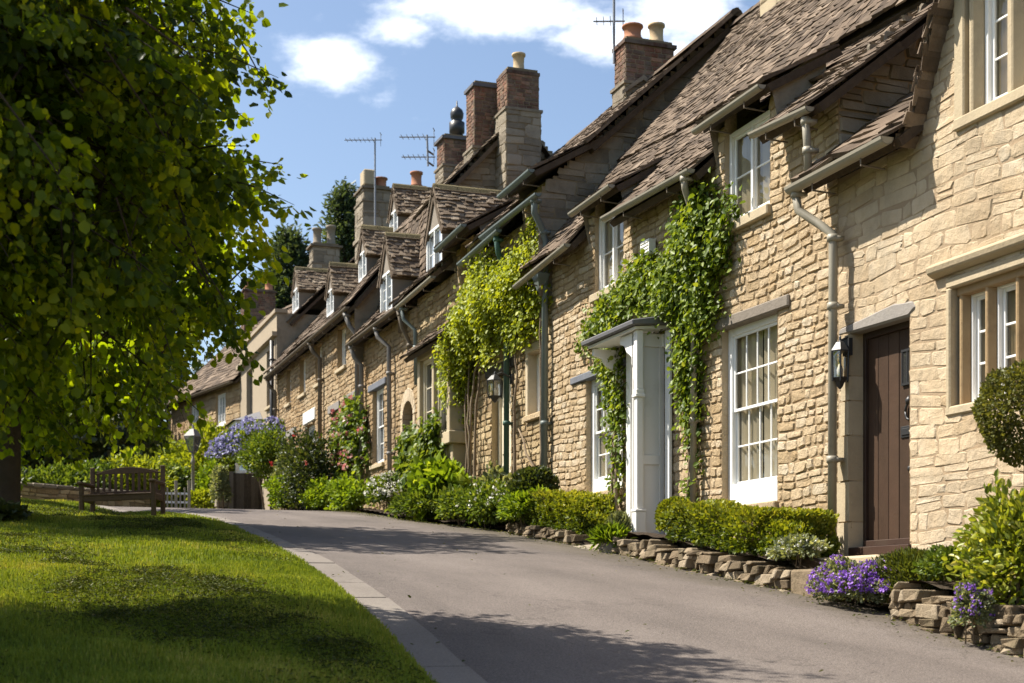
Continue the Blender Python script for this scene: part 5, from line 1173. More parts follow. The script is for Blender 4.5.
# ================================================================== things on the houses
def lantern(label, c, r, hgt, glass=True):
    c = V(c); root = thing('wall_lantern', label, 'lantern', c); k = hgt
    mb = MB(); n = 6
    mb.lathe([(r * .35, -.02), (r * .6, .02), (r * 1.05, .06 * k / .45)], c, n); mb.lathe([(r * 1.12, k * .66), (r * 1.15, k * .69), (r * .5, k * .86), (r * .2, k * .9), (r * .14, k * .98), (r * .05, k)], c, n)
    mb.lathe([(r * .12, -.09 * k), (r * .3, -.05 * k), (r * .35, -.01)], c, n)
    for i in range(n):
        a = 2 * math.pi * i / n; x, y = math.cos(a), math.sin(a)
        mb.tube([c + V((x * r * .98, y * r * .98, .06 * k)), c + V((x * r * 1.08, y * r * 1.08, k * .67))], .009, 5)
    mb.build('body', M['black'], root)
    g = MB()
    for i in range(n):
        a, b = 2 * math.pi * i / n, 2 * math.pi * (i + 1) / n
        g.quad(c + V((math.cos(a) * r * .94, math.sin(a) * r * .94, .14 * k)), c + V((math.cos(b) * r * .94, math.sin(b) * r * .94, .14 * k)), c + V((math.cos(b) * r * 1.03, math.sin(b) * r * 1.03, k * .66)), c + V((math.cos(a) * r * 1.03, math.sin(a) * r * 1.03, k * .66)))
    g.build('glass', M['glass_lamp'], root)
    b = MB(); b.lathe([(.022, .1 * k), (.03, .3 * k), (.012, .42 * k)], c, 8); b.build('bulb', M['white_matt'], root, True)
    w = MB(); q = c + V((r * .5, 0, k * .45)); w.tube([c + V((r * .2, 0, k * .9)), c + V((r * .9, 0, k * .98)), V((7.17, c.y, c.z + k * .8))], .014, 6); w.box(7.15, 7.19, c.y - .05, c.y + .05, c.z + k * .6, c.z + k * .95)
    w.build('bracket', M['black'], root)
    return root
q = P(840, 388, 7.09); lantern('black hexagonal wall lantern beside the brown plank door', (7.09, q.y, q.z + .03), .078, .44)
q = P(495, 400, 6.9); lantern('pointed black lantern over the cream door under the yellow climber', (6.9, q.y, q.z), .11, .42)

def aerial(label, base, top, booms, arm=None):
    base, top = V(base), V(top); root = thing('tv_aerial', label, 'aerial', base)
    mb = MB(); mb.tube([base, top], .022, 6); mb.build('mast', M['alu'], root)
    bd = V((-.9, .43, .03)).normalized(); el = V((.43, .9, 0)).normalized()
    for (z, l) in booms:
        o = V((top.x, top.y, z)); b = MB(); b.tube([o - bd * .18, o + bd * l], .014, 5)
        n = int(l / .11)
        for i in range(n):
            c = o + bd * (l * (i + .5) / n); s = .2 - .06 * i / n; b.tube([c - el * s, c + el * s], .007, 4)
        c = o - bd * .15; b.tube([c + V((0, 0, .16)) - el * .1, c + V((0, 0, .16)) + el * .1], .01, 4); b.tube([c - V((0, 0, .16)), c + V((0, 0, .16))], .008, 4)
        b.build('boom', M['alu'], root)
    if arm is not None:
        b = MB()
        for z in arm[1]: b.tube([V((base.x, base.y, z)), V((arm[0].x, arm[0].y, z))], .022, 5)
        b.build('bracket', M['black'], root)
    return root
q = P(611, 66, 9.5); aerial('tall television aerial on the nearest brick chimney', q + V((0, -.12, 0)), q + V((0, -.12, 1.3)), [(P(611, 24, 9.5).z, .34)], (q + V((.12, 0, 0)), [q.z + .05, q.z + .25]))
q = P(375, 172, 9.6); aerial('single armed aerial above the pale chimney on the long house', P(375, 250, 9.1), P(375, 138, 9.1), [(P(375, 140, 9.1).z, .8)])
q = P(428, 166, 8.6); aerial('double armed aerial bracketed to the chimney with the black cowl', q, P(427, 135, 8.6), [(P(427, 137, 8.6).z, .6), (P(427, 157, 8.6).z, .55)], (V((8.78, q.y + .2, 0)), [q.z + .08, q.z + .32]))

# ================================================================== the bench on the lawn
def bench():
    bx, by = 1.93, 24.5; root = thing('park_bench', 'dark weathered wooden bench with an arched slatted back on the lawn', 'bench', (bx, by, lawn_z(bx, by) - .01))
    root['local_frame'] = 1; root.rotation_euler = (R(-1), R(-2), R(-22))
    W = 1.2; T = .03
    def part(name, *bs, bev=.006):
        mb = MB()
        for i, b in enumerate(bs): mb.box(*b, tone=.3 + .13 * (i % 4))
        return mb.build(name, M['bench'], root, False, bev)
    for s in (-1, 1):
        x = s * W / 2
        part('leg', (x - .035, x + .035, -.30, -.23, 0, .62)); mb = MB()
        mb.hexa([(x - .035, .22, 0), (x + .035, .22, 0), (x + .035, .29, 0), (x - .035, .29, 0), (x - .035, .31, .96), (x + .035, .31, .96), (x + .035, .365, .96), (x - .035, .365, .96)]); mb.build('leg', M['bench'], root, False, .006)
        part('armrest', (x - .05, x + .05, -.34, .30, .621, .66)); part('side_rail', (x - .025, x + .025, -.23, .24, .34, .42))
    part('seat', *[(-W / 2 - .02, W / 2 + .02, -.30 + i * .105, -.215 + i * .105, .421, .448) for i in range(5)])
    part('front_rail', (-W / 2 + .03, W / 2 - .03, -.29, -.25, .33, .42)); 
    mb = MB(); top = [(x, .82 + .13 * math.cos(x / (W / 2) * 1.45)) for x in lin(-W / 2 + .03, W / 2 - .03, 17)]
    mb.prism([(x, .30, z) for x, z in top] + [(x, .30, .84) for x, z in top[::-1]], (0, .045, 0), .6); mb.build('back_rail', M['bench'], root, False, .006)
    part('back_rail', (-W / 2 + .03, W / 2 - .03, .265, .305, .47, .54))
    mb = MB()
    for i in range(11):
        x = -W / 2 + .1 + (W - .2) * i / 10; mb.hexa([(x - .024, .275, .53), (x + .024, .275, .53), (x + .024, .292, .53), (x - .024, .292, .53), (x - .024, .31, .9), (x + .024, .31, .9), (x + .024, .327, .9), (x - .024, .327, .9)], .3 + .06 * (i % 5))
    mb.build('back_slats', M['bench'], root, False, .003)
bench()

# ================================================================== the far end of the lane
def at(px, k, dz=0):
    q = PD(px, 0, k); return V((q.x, q.y, h1(q.x, q.y) + dz))
q = at(193, 38); t = thing('lamp_post', 'slim pale lamp post with a glazed lantern head among the yellow shrubs', 'lamp post', q)
mb = MB(); mb.lathe([(.09, -.05), (.09, .25), (.05, .3), (.042, 1.3), (.06, 1.32), (.06, 1.38), (.035, 1.45), (.035, 1.62)], q, 10); mb.build('post', M['gutter'], t, True)
mb = MB(); z = q + V((0, 0, 1.6)); mb.lathe([(.1, 0), (.11, .03)], z, 4); mb.lathe([(.24, .42), (.25, .44), (.09, .62), (.04, .64), (.03, .74)], z, 4)
for i in range(4):
    a = math.pi / 2 * i; mb.tube([z + V((.1 * math.cos(a), .1 * math.sin(a), .03)), z + V((.23 * math.cos(a), .23 * math.sin(a), .43))], .014, 5)
mb.build('lantern_frame', M['pipe_grey'], t)
mb = MB()
for i in range(4):
    a, b = math.pi / 2 * i, math.pi / 2 * (i + 1); mb.quad(*[z + V((r * math.cos(c), r * math.sin(c), h_)) for r, c, h_ in ((.1, a, .04), (.1, b, .04), (.225, b, .42), (.225, a, .42))])
mb.build('glass', M['glass_sky'], t)
a, b = at(163, 36), at(189, 36); t = thing('garden_gate', 'low white picket gate at the end of the lane', 'gate', a.lerp(b, .5)); mb = MB()
for i in range(7):
    c = a.lerp(b, i / 6); r = .035 if i in (0, 3, 6) else .02; hh = .78 if i in (0, 3, 6) else .6; mb.box(c.x - r, c.x + r, c.y - r, c.y + r, c.z - .1, c.z + hh - (.12 if i in (2, 4) else 0))
mb.build('pickets', M['gutter'], t)
mb = MB()
for hz in (.2, .42): mb.hexa([a + V((0, -.015, hz)), b + V((0, -.015, hz)), b + V((0, .015, hz)), a + V((0, .015, hz)), a + V((0, -.015, hz + .05)), b + V((0, -.015, hz + .05)), b + V((0, .015, hz + .05)), a + V((0, .015, hz + .05))])
mb.build('rail', M['white'], t)
a, b = at(233, 35), at(262, 35.6); t = thing('board_gate', 'dark boarded gate under the lilac wisteria', 'gate', a.lerp(b, .5)); mb = MB(); n = 8
for i in range(n):
    c, d = a.lerp(b, i / n), a.lerp(b, (i + .94) / n); mb.prism([c + V((0, 0, .02)), d + V((0, 0, .02)), d + V((0, 0, .95)), c + V((0, 0, .95))], (.01, .035, 0), RNG.random())
mb.build('boards', M['timber_dark'], t); mb = MB(); mb.box(a.x - .1, a.x - .0, a.y - .06, a.y + .04, a.z - .1, a.z + .98); mb.build('post', M['timber_grey'], t)  # brown boards drawn near-black: their shade is put into the timber colour
mb = MB(); d = (b - a); mb.hexa([a + V((0, .04, .3)), b + V((0, .04, .3)), b + V((0, .08, .3)), a + V((0, .08, .3)), a + V((0, .04, .4)), b + V((0, .04, .4)), b + V((0, .08, .4)), a + V((0, .08, .4))]); mb.build('rail', M['frame_brown'], t)
q = at(223, 35.2); t = thing('gate_pier', 'stubby stone gate pier beside the dark boarded gate', 'pier', q); mb = MB()
for i in range(4): s = .17 + RNG.uniform(-.01, .015); mb.box(q.x - s, q.x + s, q.y - s, q.y + s, q.z - .1 + i * .2, q.z + .093 + i * .2, RNG.random())
mb.build('stonework', M['stone_grey'], t, False, .02); mb = MB(); mb.box(q.x - .22, q.x + .22, q.y - .22, q.y + .22, q.z + .7, q.z + .8); mb.build('cap', M['dressed'], t, False, .03)

def far_wall(label, a, b, hgt, seed):
    a, b = V(a), V(b); e = (b - a); L_ = e.xy.length; e = V((e.x, e.y, 0)).normalized(); n = V((e.y, -e.x, 0))
    if n.y > 0: n = -n
    t = thing('garden_wall', label, 'garden wall', a.lerp(b, .5)); mb = MB(); z = min(a.z, b.z) - .2; f = Frame((a.x, a.y, 0), e, n)
    masonry(mb, f, 0, L_, z, z + hgt + .2, course=(.07, .14), wid=(.14, .4), seed=seed, proud=(.01, .04)); f.box(mb, 0, L_, z, z + hgt + .19, -.35, -.02, .5)
    mb.build('stonework', [M['stone_brown'], M['mortar_dark']], t); mb = MB(); x = 0
    while x < L_: w = RNG.uniform(.25, .5); f.box(mb, x, min(x + w - .01, L_), z + hgt + .2, z + hgt + .27 + RNG.uniform(0, .03), -.38, .04, RNG.random()); x += w
    mb.build('coping', [M['stone_grey']], t, False, .02)
far_wall('low stone wall behind the bench below the hedge', at(20, 31.5), at(150, 34.5), .42, 80)

# ================================================================== plants
zb = lambda y: h1(6.6, y) + bed_h(y)
def S(name, label, px, X, rad, n, leaf, mat, y=None, z=None, cat='shrub', **kw):
    y = yy(px, X) if y is None else y
    return shrub(name, label, cat, (X, y, zb(y) if z is None else z), rad, n, leaf, mat, **kw)
hedge('box_hedge', 'clipped box hedge along the low rubble wall below the big sash window', 6.34, 6.95, 10.8, 12.95, zb, .37, 15000, .04, 'box', 1)
S('box_ball', 'rounded box bush at the foot of the white porch', 675, 6.62, (.2, .19, .22), 4500, .034, 'box', seed=2, lumps=.1, shell=7)
hedge('box_hedge', 'clipped box hedge left of the white porch', 6.56, 7.05, 15.85, 18.0, zb, .4, 12000, .042, 'box', 3)
# ball on a stem
q = P(1027, 412, 6.5); gz = h1(6.5, q.y) + .3
t = thing('topiary_tree', 'clipped round topiary ball on a bare stem at the right edge', 'topiary', (6.5, q.y, gz)); d = nrm(NP.normal(size=(9000, 3))); r = NP.random(9000) ** .12 * bumpy(d, 9, .07, 5)
leaf_mesh('crown', np.array(q) + d * r[:, None] * .335, d * .6 + NP.normal(size=(9000, 3)) * .6, .026 * NP.uniform(.6, 1.3, 9000), NP.normal(.42, .22, 9000), LM['ball'], t)
mb = MB(); mb.tube([(6.5, q.y, gz - .1), (6.51, q.y + .01, gz + .5), (6.5, q.y, q.z)], [.03, .024, .02], 8); mb.build('stem', M['bark'], t, True)
S('euonymus_shrub', 'bright yellow green speckled shrub at the right edge above the retaining wall', 1018, 6.25, (.27, .34, .42), 5200, .055, 'euonymus', seed=4, z=h1(6.1, 7.7) + .2, lumps=.35, clump=200, asp=.5, upw=.5)
S('aubrieta', 'mound of purple flowers beside the step of the brown door', 852, 6.22, (.27, .36, .2), 5000, .028, 'silver', seed=5, z=h1(6.2, 9.3) - .02, cat='flowers', flowers=('purple', 620, .019, 1.03), lumps=.3, stems=2)
S('aubrieta', 'small purple flower clump spilling down the wall near the speckled shrub', 972, 5.92, (.1, .13, .17), 1500, .03, 'silver', seed=6, z=h1(5.9, 8.0) + .03, cat='flowers', flowers=('purple', 90, .018, 1.03), stems=2)
S('rosemary_bush', 'dark feathery green bush between the purple mound and wall', 915, 6.6, (.27, .4, .22), 6000, .055, 'rosemary', seed=7, asp=.16, upw=.8, lumps=.2)
S('leafy_plant', 'low light green leafy plant above the retaining wall by the dark feathery bush', 952, 6.42, (.17, .26, .13), 1700, .042, 'mid', seed=8, upw=.3)
S('leafy_plant', 'low pale flowered plant at the near end of the box hedge', 797, 6.36, (.14, .32, .11), 1500, .04, 'silver', seed=9, flowers=('whiteflower', 40, .02))
S('lavender_bush', 'grey green spiky bush at the end of the left hedge by the porch', 619, 6.66, (.13, .16, .2), 1500, .06, 'silver', seed=10, asp=.12, upw=1.3, lumps=.15)
S('grass_tuft', 'bright green strappy tuft beside the porch step', 610, 6.42, (.13, .22, .06), 500, .15, 'fresh', seed=11, asp=.07, upw=1.0, z=h1(6.4, 15.3), stems=0)
S('dark_shrub', 'dark round bronze leaved shrub before the mullioned cottage window', 533, 6.75, (.31, .36, .27), 3200, .055, 'dark', seed=12, lift=.2, lumps=.12)
S('bushy_plant', 'frothy green plant with white flowers left of the dark round shrub', 488, 6.66, (.36, .75, .3), 5200, .06, 'ivy', seed=13, flowers=('whiteflower', 60, .035), clump=260)
S('bushy_plant', 'pale leaved plant below the cream door', 497, 6.95, (.22, .4, .42), 1800, .09, 'silver', seed=14, clump=90)
S('bushy_plant', 'grassy green plant at the lane edge before the left hedge', 525, 6.6, (.24, .5, .22), 2600, .08, 'fresh', seed=15, asp=.3)
S('bushy_plant', 'broad bright green leafy plant below the stone bay', 437, 6.62, (.36, .75, .44), 2600, .14, 'fresh', seed=16, clump=130, asp=.8)
S('bushy_plant', 'low fern like plant at the lane edge before the bay', 418, 6.35, (.3, 1.0, .2), 2600, .1, 'mid', seed=17, asp=.3)
S('bushy_plant', 'trailing green plant at the foot of the bare stems', 460, 6.5, (.3, .6, .24), 2600, .07, 'mid', seed=18)
S('flowering_plant', 'white flowered plant beside the arched doorway', 386, 6.75, (.3, .55, .34), 2600, .06, 'ivy', seed=19, flowers=('whiteflower', 160, .05))
S('flowering_plant', 'leafy border plants below the climbing rose', 350, 6.6, (.35, .9, .3), 2400, .09, 'fresh', seed=20, clump=120)
S('flowering_plant', 'yellow green border plants beneath the dark camellia', 322, 6.5, (.4, 1.0, .3), 3000, .08, 'fresh', seed=21, clump=110)
S('camellia', 'dark glossy shrub with red blooms before the long house', 307, 6.3, (.62, .75, .8), 5200, .075, 'dark', seed=22, flowers=('red', 4, .06), lumps=.2, clump=420)
S('pale_shrub', 'pale variegated shrub leaning on the dark camellia', 288, 6.25, (.35, .45, .6), 2200, .08, 'silver', seed=23, clump=150)
S('garden_shrub', 'large rounded olive green shrub right of the boarded gate', 266, 6.0, (.62, .7, .55), 4200, .08, 'ivy', seed=24, lift=.75, lumps=.25, clump=320)
S('garden_shrub', 'light green low shrub at the foot of the large olive shrub', 283, 5.95, (.3, .5, .35), 1800, .08, 'fresh', seed=25, clump=100)
q = at(252, 36.6); shrub('wisteria', 'lilac flowering wisteria over the dark boarded gate', 'climber', q, (.95, .7, .62), 1500, .1, 'ivy', seed=26, lift=.95, flowers=('lilac', 520, .07, 1.0), lumps=.3)
q = at(276, 38.5); shrub('wisteria', 'lilac wisteria against the canted bay of the rendered house', 'climber', q, (.5, .5, .55), 500, .1, 'ivy', seed=27, lift=1.5, flowers=('lilac', 300, .07, 1.0), lumps=.3)
q = at(221, 42.5); shrub('golden_tree', 'bright yellow green bush below the far casement windows', 'shrub', q, (1.15, 1.0, .95), 6000, .13, 'gold', seed=28, lift=.7, lumps=.3, clump=300)
q = at(182, 43); shrub('golden_tree', 'yellow green bush behind the lamp post', 'shrub', q, (.7, .9, .95), 4000, .13, 'gold', seed=29, lift=.2, clump=220)
q = at(174, 40); shrub('garden_shrub', 'round dark green bush behind the white picket gate', 'shrub', q, (.5, .6, .62), 2600, .1, 'mid', seed=30)
q = at(203, 37); shrub('garden_shrub', 'low yellowish bush at the foot of the lamp post', 'shrub', q, (.5, .5, .3), 2000, .08, 'gold', seed=31)
q = at(213, 39); shrub('garden_shrub', 'leafy green bush between lamp post and stone pier', 'shrub', q, (.45, .6, .7), 2400, .1, 'fresh', seed=32, clump=160)
q = at(221, 35); shrub('pale_climber', 'pale ivy column on the stone gate pier', 'climber', q + V((-.02, -.16, 0)), (.22, .22, .55), 1300, .07, 'silver', seed=33)
for i, (px, k, r, h_, mt, lb) in enumerate(((138, 37, .9, .75, 'gold', 'bright yellow green bush right behind the bench top'), (108, 37.5, 1.0, .62, 'mid', 'green bush over the low wall left of the bench'), (80, 36.5, 1.0, .6, 'ivy', 'leafy green bush above the middle of the low wall'), (52, 36, 1.1, .5, 'mid', 'mid green bush above the left end of the low wall'), (18, 36, 1.1, .4, 'mid', 'shaded green bush beside the left hand tree trunk'), (160, 39.5, .9, .8, 'mid', 'green bush between the bench and picket gate'), (-40, 33, 1.1, .5, 'dark', 'dark bush beyond the left edge'))):
    shrub('garden_shrub', lb, 'shrub', at(px, k), (r, r * .8, h_), 3200, .12, mt, seed=40 + i, clump=200, lumps=.3)
S('dark_plant', 'low dark ground plants round the base of the left hand tree', 4, -.2, (.4, .5, .1), 1100, .12, 'dark', y=18.2, z=h1(.0, 18.2), seed=50)

climber('vine_climber', 'green vine climbing round the white porch and over its canopy',
    [(13.75, 3.85, .6, .62, .3, 1.4), (14.35, 3.5, .55, .45, .28, 1.2), (13.7, 3.3, .4, .42, .24), (15.25, 3.72, .55, .32, .2), (16.05, 3.6, .6, .27, .16, .8), (16.75, 3.42, .42, .18, .12, .7), (14.05, 2.72, .26, .45, .2, 1.1), (13.98, 2.15, .2, .45, .13, .8), (14.02, 1.5, .17, .5, .1, .35),
     (16.15, 3.0, .42, .22, .16, .9), (16.0, 2.6, .24, .35, .15), (16.02, 2.05, .19, .45, .12, .7), (16.02, 1.45, .16, .35, .1, .4)],
    12500, .066, 'vine', [[(7.14, 14.1, .75), (7.14, 14.05, 1.9), (7.14, 14.0, 2.9), (7.14, 13.8, 3.8), (7.14, 13.5, 4.2)], [(7.13, 14.0, .75), (7.14, 13.98, 2.0), (7.14, 14.3, 3.4), (7.12, 15.6, 3.7), (7.13, 16.8, 3.5)], [(7.1, 15.95, .9), (7.11, 15.98, 2.2), (7.12, 16.1, 3.0), (7.13, 15.6, 3.6)], [(7.1, 16.08, .9), (7.1, 16.02, 2.0), (7.12, 15.9, 2.9)]], seed=60)
climber('golden_climber', 'yellow green climber cascading over the brown cottage front',
    [(18.95, 4.75, .6, .5, .38), (19.6, 4.55, .7, .5, .45, 1.2), (20.4, 4.5, .7, .55, .5, 1.2), (20.9, 4.95, .5, .5, .42), (21.3, 4.4, .7, .6, .55, 1.3), (21.9, 4.05, .65, .55, .55, 1.3), (22.3, 3.6, .5, .55, .45), (22.6, 4.3, .4, .35, .3, .6), (18.9, 4.15, .55, .35, .28, .7), (19.5, 3.95, .6, .25, .2, .6), (22.0, 3.2, .25, .35, .3, .6), (20.6, 3.85, .6, .25, .25, .6)],
    18000, .066, 'gold', [[(7.08, 21.5, 1.2), (7.05, 21.55, 2.4), (7.08, 21.4, 3.6), (7.08, 20.6, 4.5)], [(7.0, 21.75, 1.2), (7.02, 21.65, 2.4), (7.05, 21.8, 3.6), (7.08, 22.2, 4.1)], [(7.04, 21.3, 1.2), (7.06, 21.35, 2.6), (7.08, 21.1, 3.8), (7.1, 19.6, 4.5)], [(7.06, 21.62, 1.2), (7.02, 21.5, 2.6), (7.04, 21.6, 4.2)], [(7.1, 19.65, 1.1), (7.1, 19.6, 2.4), (7.12, 19.5, 4.2)], [(7.1, 18.55, 1.1), (7.1, 18.5, 2.6), (7.12, 18.6, 4.6)], [(7.1, 18.75, 1.1), (7.12, 18.9, 1.9), (7.12, 19.5, 2.5)]], seed=61)
climber('leafy_climber', 'dark green leafy climber below the stone bay window', [(23.2, 2.15, .7, .55, .4), (22.9, 2.7, .4, .35, .35, .8), (24.0, 2.35, .45, .5, .35, .8), (24.4, 2.8, .3, .3, .25, .6), (22.5, 2.0, .4, .4, .35)], 3600, .11, 'ivy', [[(7.1, 23.3, 1.3), (7.12, 23.1, 2.2), (7.1, 23.0, 2.7)], [(7.1, 23.7, 1.3), (7.1, 24.0, 2.0), (7.1, 24.4, 2.9)]], seed=62, X=6.9)
climber('climbing_rose', 'pink climbing rose on the long golden house', [(29.6, 3.7, .75, .7, .4), (30.3, 3.2, .7, .6, .4), (30.1, 2.6, .7, .55, .35), (28.9, 3.2, .4, .6, .3, .7), (31.0, 3.6, .35, .6, .25, .6)], 4200, .1, 'ivy', [[(7.1, 30.0, 1.8), (7.1, 30.1, 2.7), (7.1, 29.6, 4.2)], [(7.1, 29.8, 1.8), (7.1, 29.2, 3.2), (7.1, 29.0, 3.8)]], seed=63, flowers=('pink', 110, .075))

# ================================================================== trees
lime = dict(cat='tree', group='lime trees along the lawn')
tree('lime_tree', 'large lime tree whose leafy boughs fill the upper left', (-2.9, 8.7, h1(-2.9, 8.7)), [((-1.75, 8.3, 3.5), (2.5, 1.75, 1.85)), ((-2.1, 8.4, 2.3), (2.2, 1.5, 1.5)), ((-.2, 9.05, 3.1), (1.4, 1.2, 1.2)), ((.64, 9.4, 2.55), (.85, .85, 1.05)), ((.32, 9.2, 3.75), (.85, .85, .8)), ((-.95, 9.0, 1.95), (1.05, .75, .8))], 2000, 78, .057, 'lime', .26, 4.4, seed=1, limbs=60, **lime)
tree('lime_tree', 'lime tree with a dark trunk at the left edge', (-.02, 18.6, h1(0, 18.6)), [((-.4, 18.8, 5.2), (2.9, 2.6, 2.6)), ((-.3, 18.7, 3.6), (2.5, 2.1, 1.5)), ((1.3, 18.7, 4.6), (1.5, 1.5, 1.5))], 1600, 52, .08, 'lime', .24, 5.0, seed=2, limbs=50, **lime)
tree('lime_tree', 'smaller lime tree beyond the bench mostly hidden by nearer leaves', (-1.6, 28.8, h1(-1.6, 28.8)), [((-1.4, 28.8, 6.2), (2.6, 2.2, 2.4)), ((-1.4, 28.8, 5.0), (2.2, 2.0, 1.3))], 700, 28, .13, 'lime', .2, 4.2, seed=3, **lime)
for i, (px, k, r, h_, lb) in enumerate(((150, 60, 3.3, 4.2, 'dark evergreen tree beside the far turned cottage'), (95, 56, 3.4, 4.0, 'dark evergreen tree in the shade behind the lawn hedge'), (35, 50, 3.4, 4.0, 'shaded evergreen tree behind the left tree trunk'), (-40, 47, 3.6, 4.5, 'dark evergreen tree beyond the left edge of the lawn'), (180, 72, 3, 3.6, 'far dark tree just above the turned cottage roof end'))):
    b = at(px, k); tree('evergreen_tree', lb, b, [(b + V((0, 0, h_ * .95)), (r, r * .8, h_ * .9)), (b + V((r * .3, -.6, h_ * .5)), (r * .8, r * .7, h_ * .5))], 520, 18, .26, 'dark', .3, h_, group='dark evergreens behind the lawn', seed=10 + i, spread=.5, twig=.8)
def conifer(label, b, hgt, r, seed, n=230):
    g = np.random.default_rng(seed); b = V(b); root = thing('conifer_tree', label, 'tree', b, 'conifers behind the roofs')
    mb = MB(); mb.tube([b, b + V((.1, 0, hgt * .5)), b + V((0, 0, hgt))], [.35, .2, .03], 8); P_, A_, T_ = [], [], []
    for i in range(n):
        t = g.random() ** .8; z = hgt * (.18 + .82 * t); L_ = r * (1 - t) ** .7 * g.uniform(.55, 1.15) + .25; a = g.uniform(0, 6.283)
        o = b + V((0, 0, z)); e = o + V((math.cos(a) * L_, math.sin(a) * L_, L_ * g.uniform(.1, .5))); mb.tube([o, o.lerp(e, .5) - V((0, 0, .05)), e], [.05, .03, .008], 4)
        m = int(16 + 24 * L_); s = g.uniform(.25, 1, m); P_.append(np.array(o) + (np.array(e - o))[None] * s[:, None] + g.normal(size=(m, 3)) * np.array([.2, .2, .22])); A_.append(np.array(e - o)[None] / L_ + g.normal(size=(m, 3)) * .7); T_.append(g.normal(.45, .2, m))
    leaf_mesh('crown', np.concatenate(P_), np.concatenate(A_), g.uniform(.15, .36, sum(map(len, P_))), np.concatenate(T_), LM['conifer'], root, asp=.35); mb.build('trunk', M['bark'], root, True)
conifer('tall feathery conifer behind the chimneys', at(344, 68), 16.3, 3.0, 1, 300)
conifer('shorter spreading conifer beside the tall one above the far roofs', at(290, 66), 13.6, 3.8, 2, 330)

# ================================================================== light, sky, camera
SUN = V((-1, .62, 1.6)).normalized()
sl = bpy.data.lights.new('sun', 'SUN'); sl.energy = 5; sl.angle = R(.5); sl.color = (1, .93, .82)
so = bpy.data.objects.new('sun', sl); C.objects.link(so); so.rotation_euler = SUN.to_track_quat('Z', 'Y').to_euler(); so.location = (-20, 20, 40)
w = bpy.data.worlds.new('World'); bpy.context.scene.world = w; w.use_nodes = True
nt = w.node_tree; nt.nodes.clear(); L = nt.links.new
out = nt.nodes.new('ShaderNodeOutputWorld'); bg = nt.nodes.new('ShaderNodeBackground'); bg.inputs['Strength'].default_value = .085
sky = nt.nodes.new('ShaderNodeTexSky'); sky.sky_type = 'NISHITA'; sky.sun_disc = False
sky.sun_elevation = math.asin(SUN.z); sky.sun_rotation = math.atan2(SUN.x, SUN.y); sky.air_density = 1.0; sky.dust_density = 1.4; sky.ozone_density = 1.2
tc = nt.nodes.new('ShaderNodeTexCoord')
def dot(v):
    n = nt.nodes.new('ShaderNodeVectorMath'); n.operation = 'DOT_PRODUCT'; L(tc.outputs['Generated'], n.inputs[0]); n.inputs[1].default_value = v; return n.outputs['Value']
def mth(op_, a, b=None, c=None, clamp=False):
    n = nt.nodes.new('ShaderNodeMath'); n.operation = op_; n.use_clamp = clamp
    for i, x in enumerate((a, b, c)):
        if x is None: continue
        if isinstance(x, (int, float)): n.inputs[i].default_value = x
        else: L(x, n.inputs[i])
    return n.outputs[0]
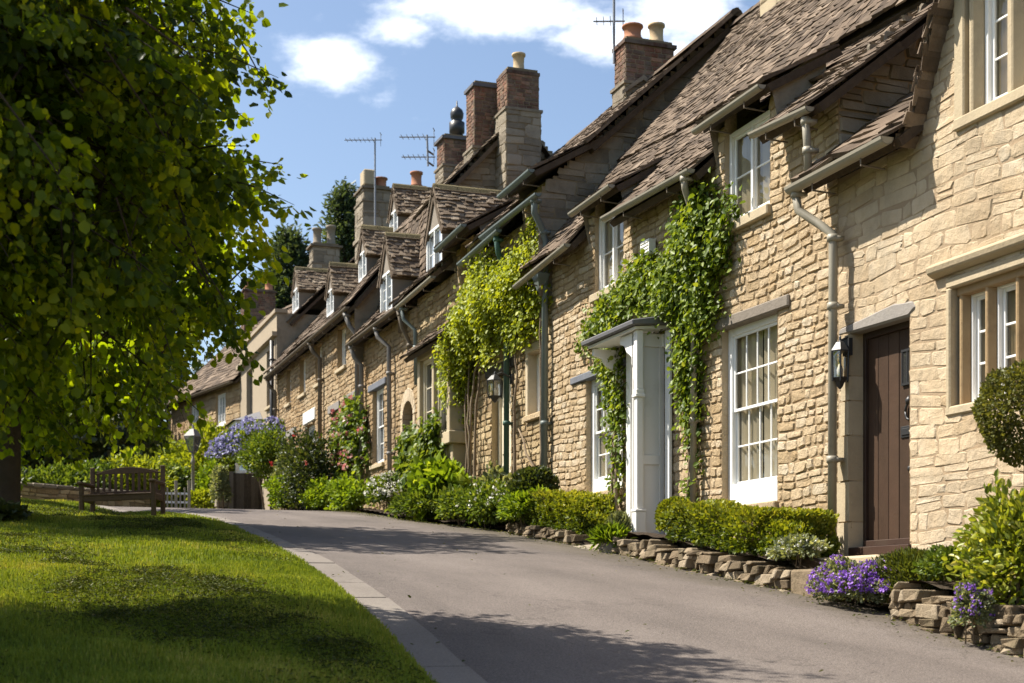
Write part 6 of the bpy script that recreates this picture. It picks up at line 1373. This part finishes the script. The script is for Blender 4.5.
# clouds live in the sky's own directions (compass bearing and height)
df = dot((S_, C_, 0)); dr_ = dot((C_, -S_, 0)); du = dot((0, 0, 1))
ca = mth('DIVIDE', dr_, mth('MAXIMUM', mth('ABSOLUTE', df), .05)); cb_ = mth('DIVIDE', du, mth('MAXIMUM', mth('ABSOLUTE', df), .05))
cv = nt.nodes.new('ShaderNodeCombineXYZ'); L(ca, cv.inputs[0]); L(mth('MULTIPLY', cb_, 1.7), cv.inputs[1])
def cn(scale, det, ro):
    n = nt.nodes.new('ShaderNodeTexNoise'); n.inputs['Scale'].default_value = scale; n.inputs['Detail'].default_value = det; n.inputs['Roughness'].default_value = ro; L(cv.outputs[0], n.inputs['Vector']); return n.outputs['Fac']
n1, n2 = cn(8.5, 10, .62), cn(30, 6, .62)
mask = None
for (px, py, rx, ry, s) in ((490, 14, 105, 32, 1.2), (410, 28, 50, 20, .95), (580, 40, 52, 24, .85), (335, 66, 46, 27, .95), (690, 5, 70, 34, 1.0), (690, 58, 50, 26, .6), (250, -60, 160, 30, .8), (640, -60, 220, 40, 1.1), (900, -160, 200, 60, 1), (60, -150, 200, 60, .9), (1500, 200, 300, 90, .8), (-700, 150, 300, 90, .8)):
    xa = mth('MULTIPLY', mth('SUBTRACT', ca, (px - 512) / FPX), FPX / rx); xb = mth('MULTIPLY', mth('SUBTRACT', cb_, (600 - py) / FPX), FPX / ry)
    g_ = mth('MULTIPLY', mth('POWER', 2.718, mth('MULTIPLY', mth('ADD', mth('MULTIPLY', xa, xa), mth('MULTIPLY', xb, xb)), -.9)), s)
    mask = g_ if mask is None else mth('MAXIMUM', mask, g_)
dens = mth('ADD', mth('ADD', mask, mth('MULTIPLY', mth('SUBTRACT', n1, .5), 2.7)), mth('MULTIPLY', mth('SUBTRACT', n2, .5), .7))
mr = nt.nodes.new('ShaderNodeMapRange'); mr.interpolation_type = 'SMOOTHSTEP'; L(dens, mr.inputs['Value']); mr.inputs['From Min'].default_value = .2; mr.inputs['From Max'].default_value = 1.25; mr.inputs['To Max'].default_value = .95
mx = nt.nodes.new('ShaderNodeMix'); mx.data_type = 'RGBA'; L(mr.outputs[0], mx.inputs[0]); L(sky.outputs[0], mx.inputs[6]); mx.inputs[7].default_value = (10.2, 10.5, 11.1, 1)
L(mx.outputs[2], bg.inputs['Color']); L(bg.outputs[0], out.inputs['Surface'])

cam = bpy.data.cameras.new('camera'); co = bpy.data.objects.new('camera', cam); C.objects.link(co); bpy.context.scene.camera = co
cam.sensor_width = 36; cam.lens = FPX / 1024 * 36; cam.shift_y = (600 - 341.5) / 1024; cam.clip_end = 2000; cam.clip_start = .1
co.rotation_euler = (R(90), 0, -TH)
cam.dof.use_dof = True; cam.dof.focus_distance = 13.5; cam.dof.aperture_fstop = 3.2
sc = bpy.context.scene
sc.render.engine = 'CYCLES'; sc.cycles.use_denoising = True; sc.cycles.max_bounces = 8; sc.cycles.transparent_max_bounces = 12; sc.cycles.caustics_reflective = False; sc.cycles.caustics_refractive = False
sc.view_settings.view_transform = 'Standard'; sc.view_settings.look = 'None'; sc.view_settings.exposure = 1.08; sc.view_settings.gamma = 1
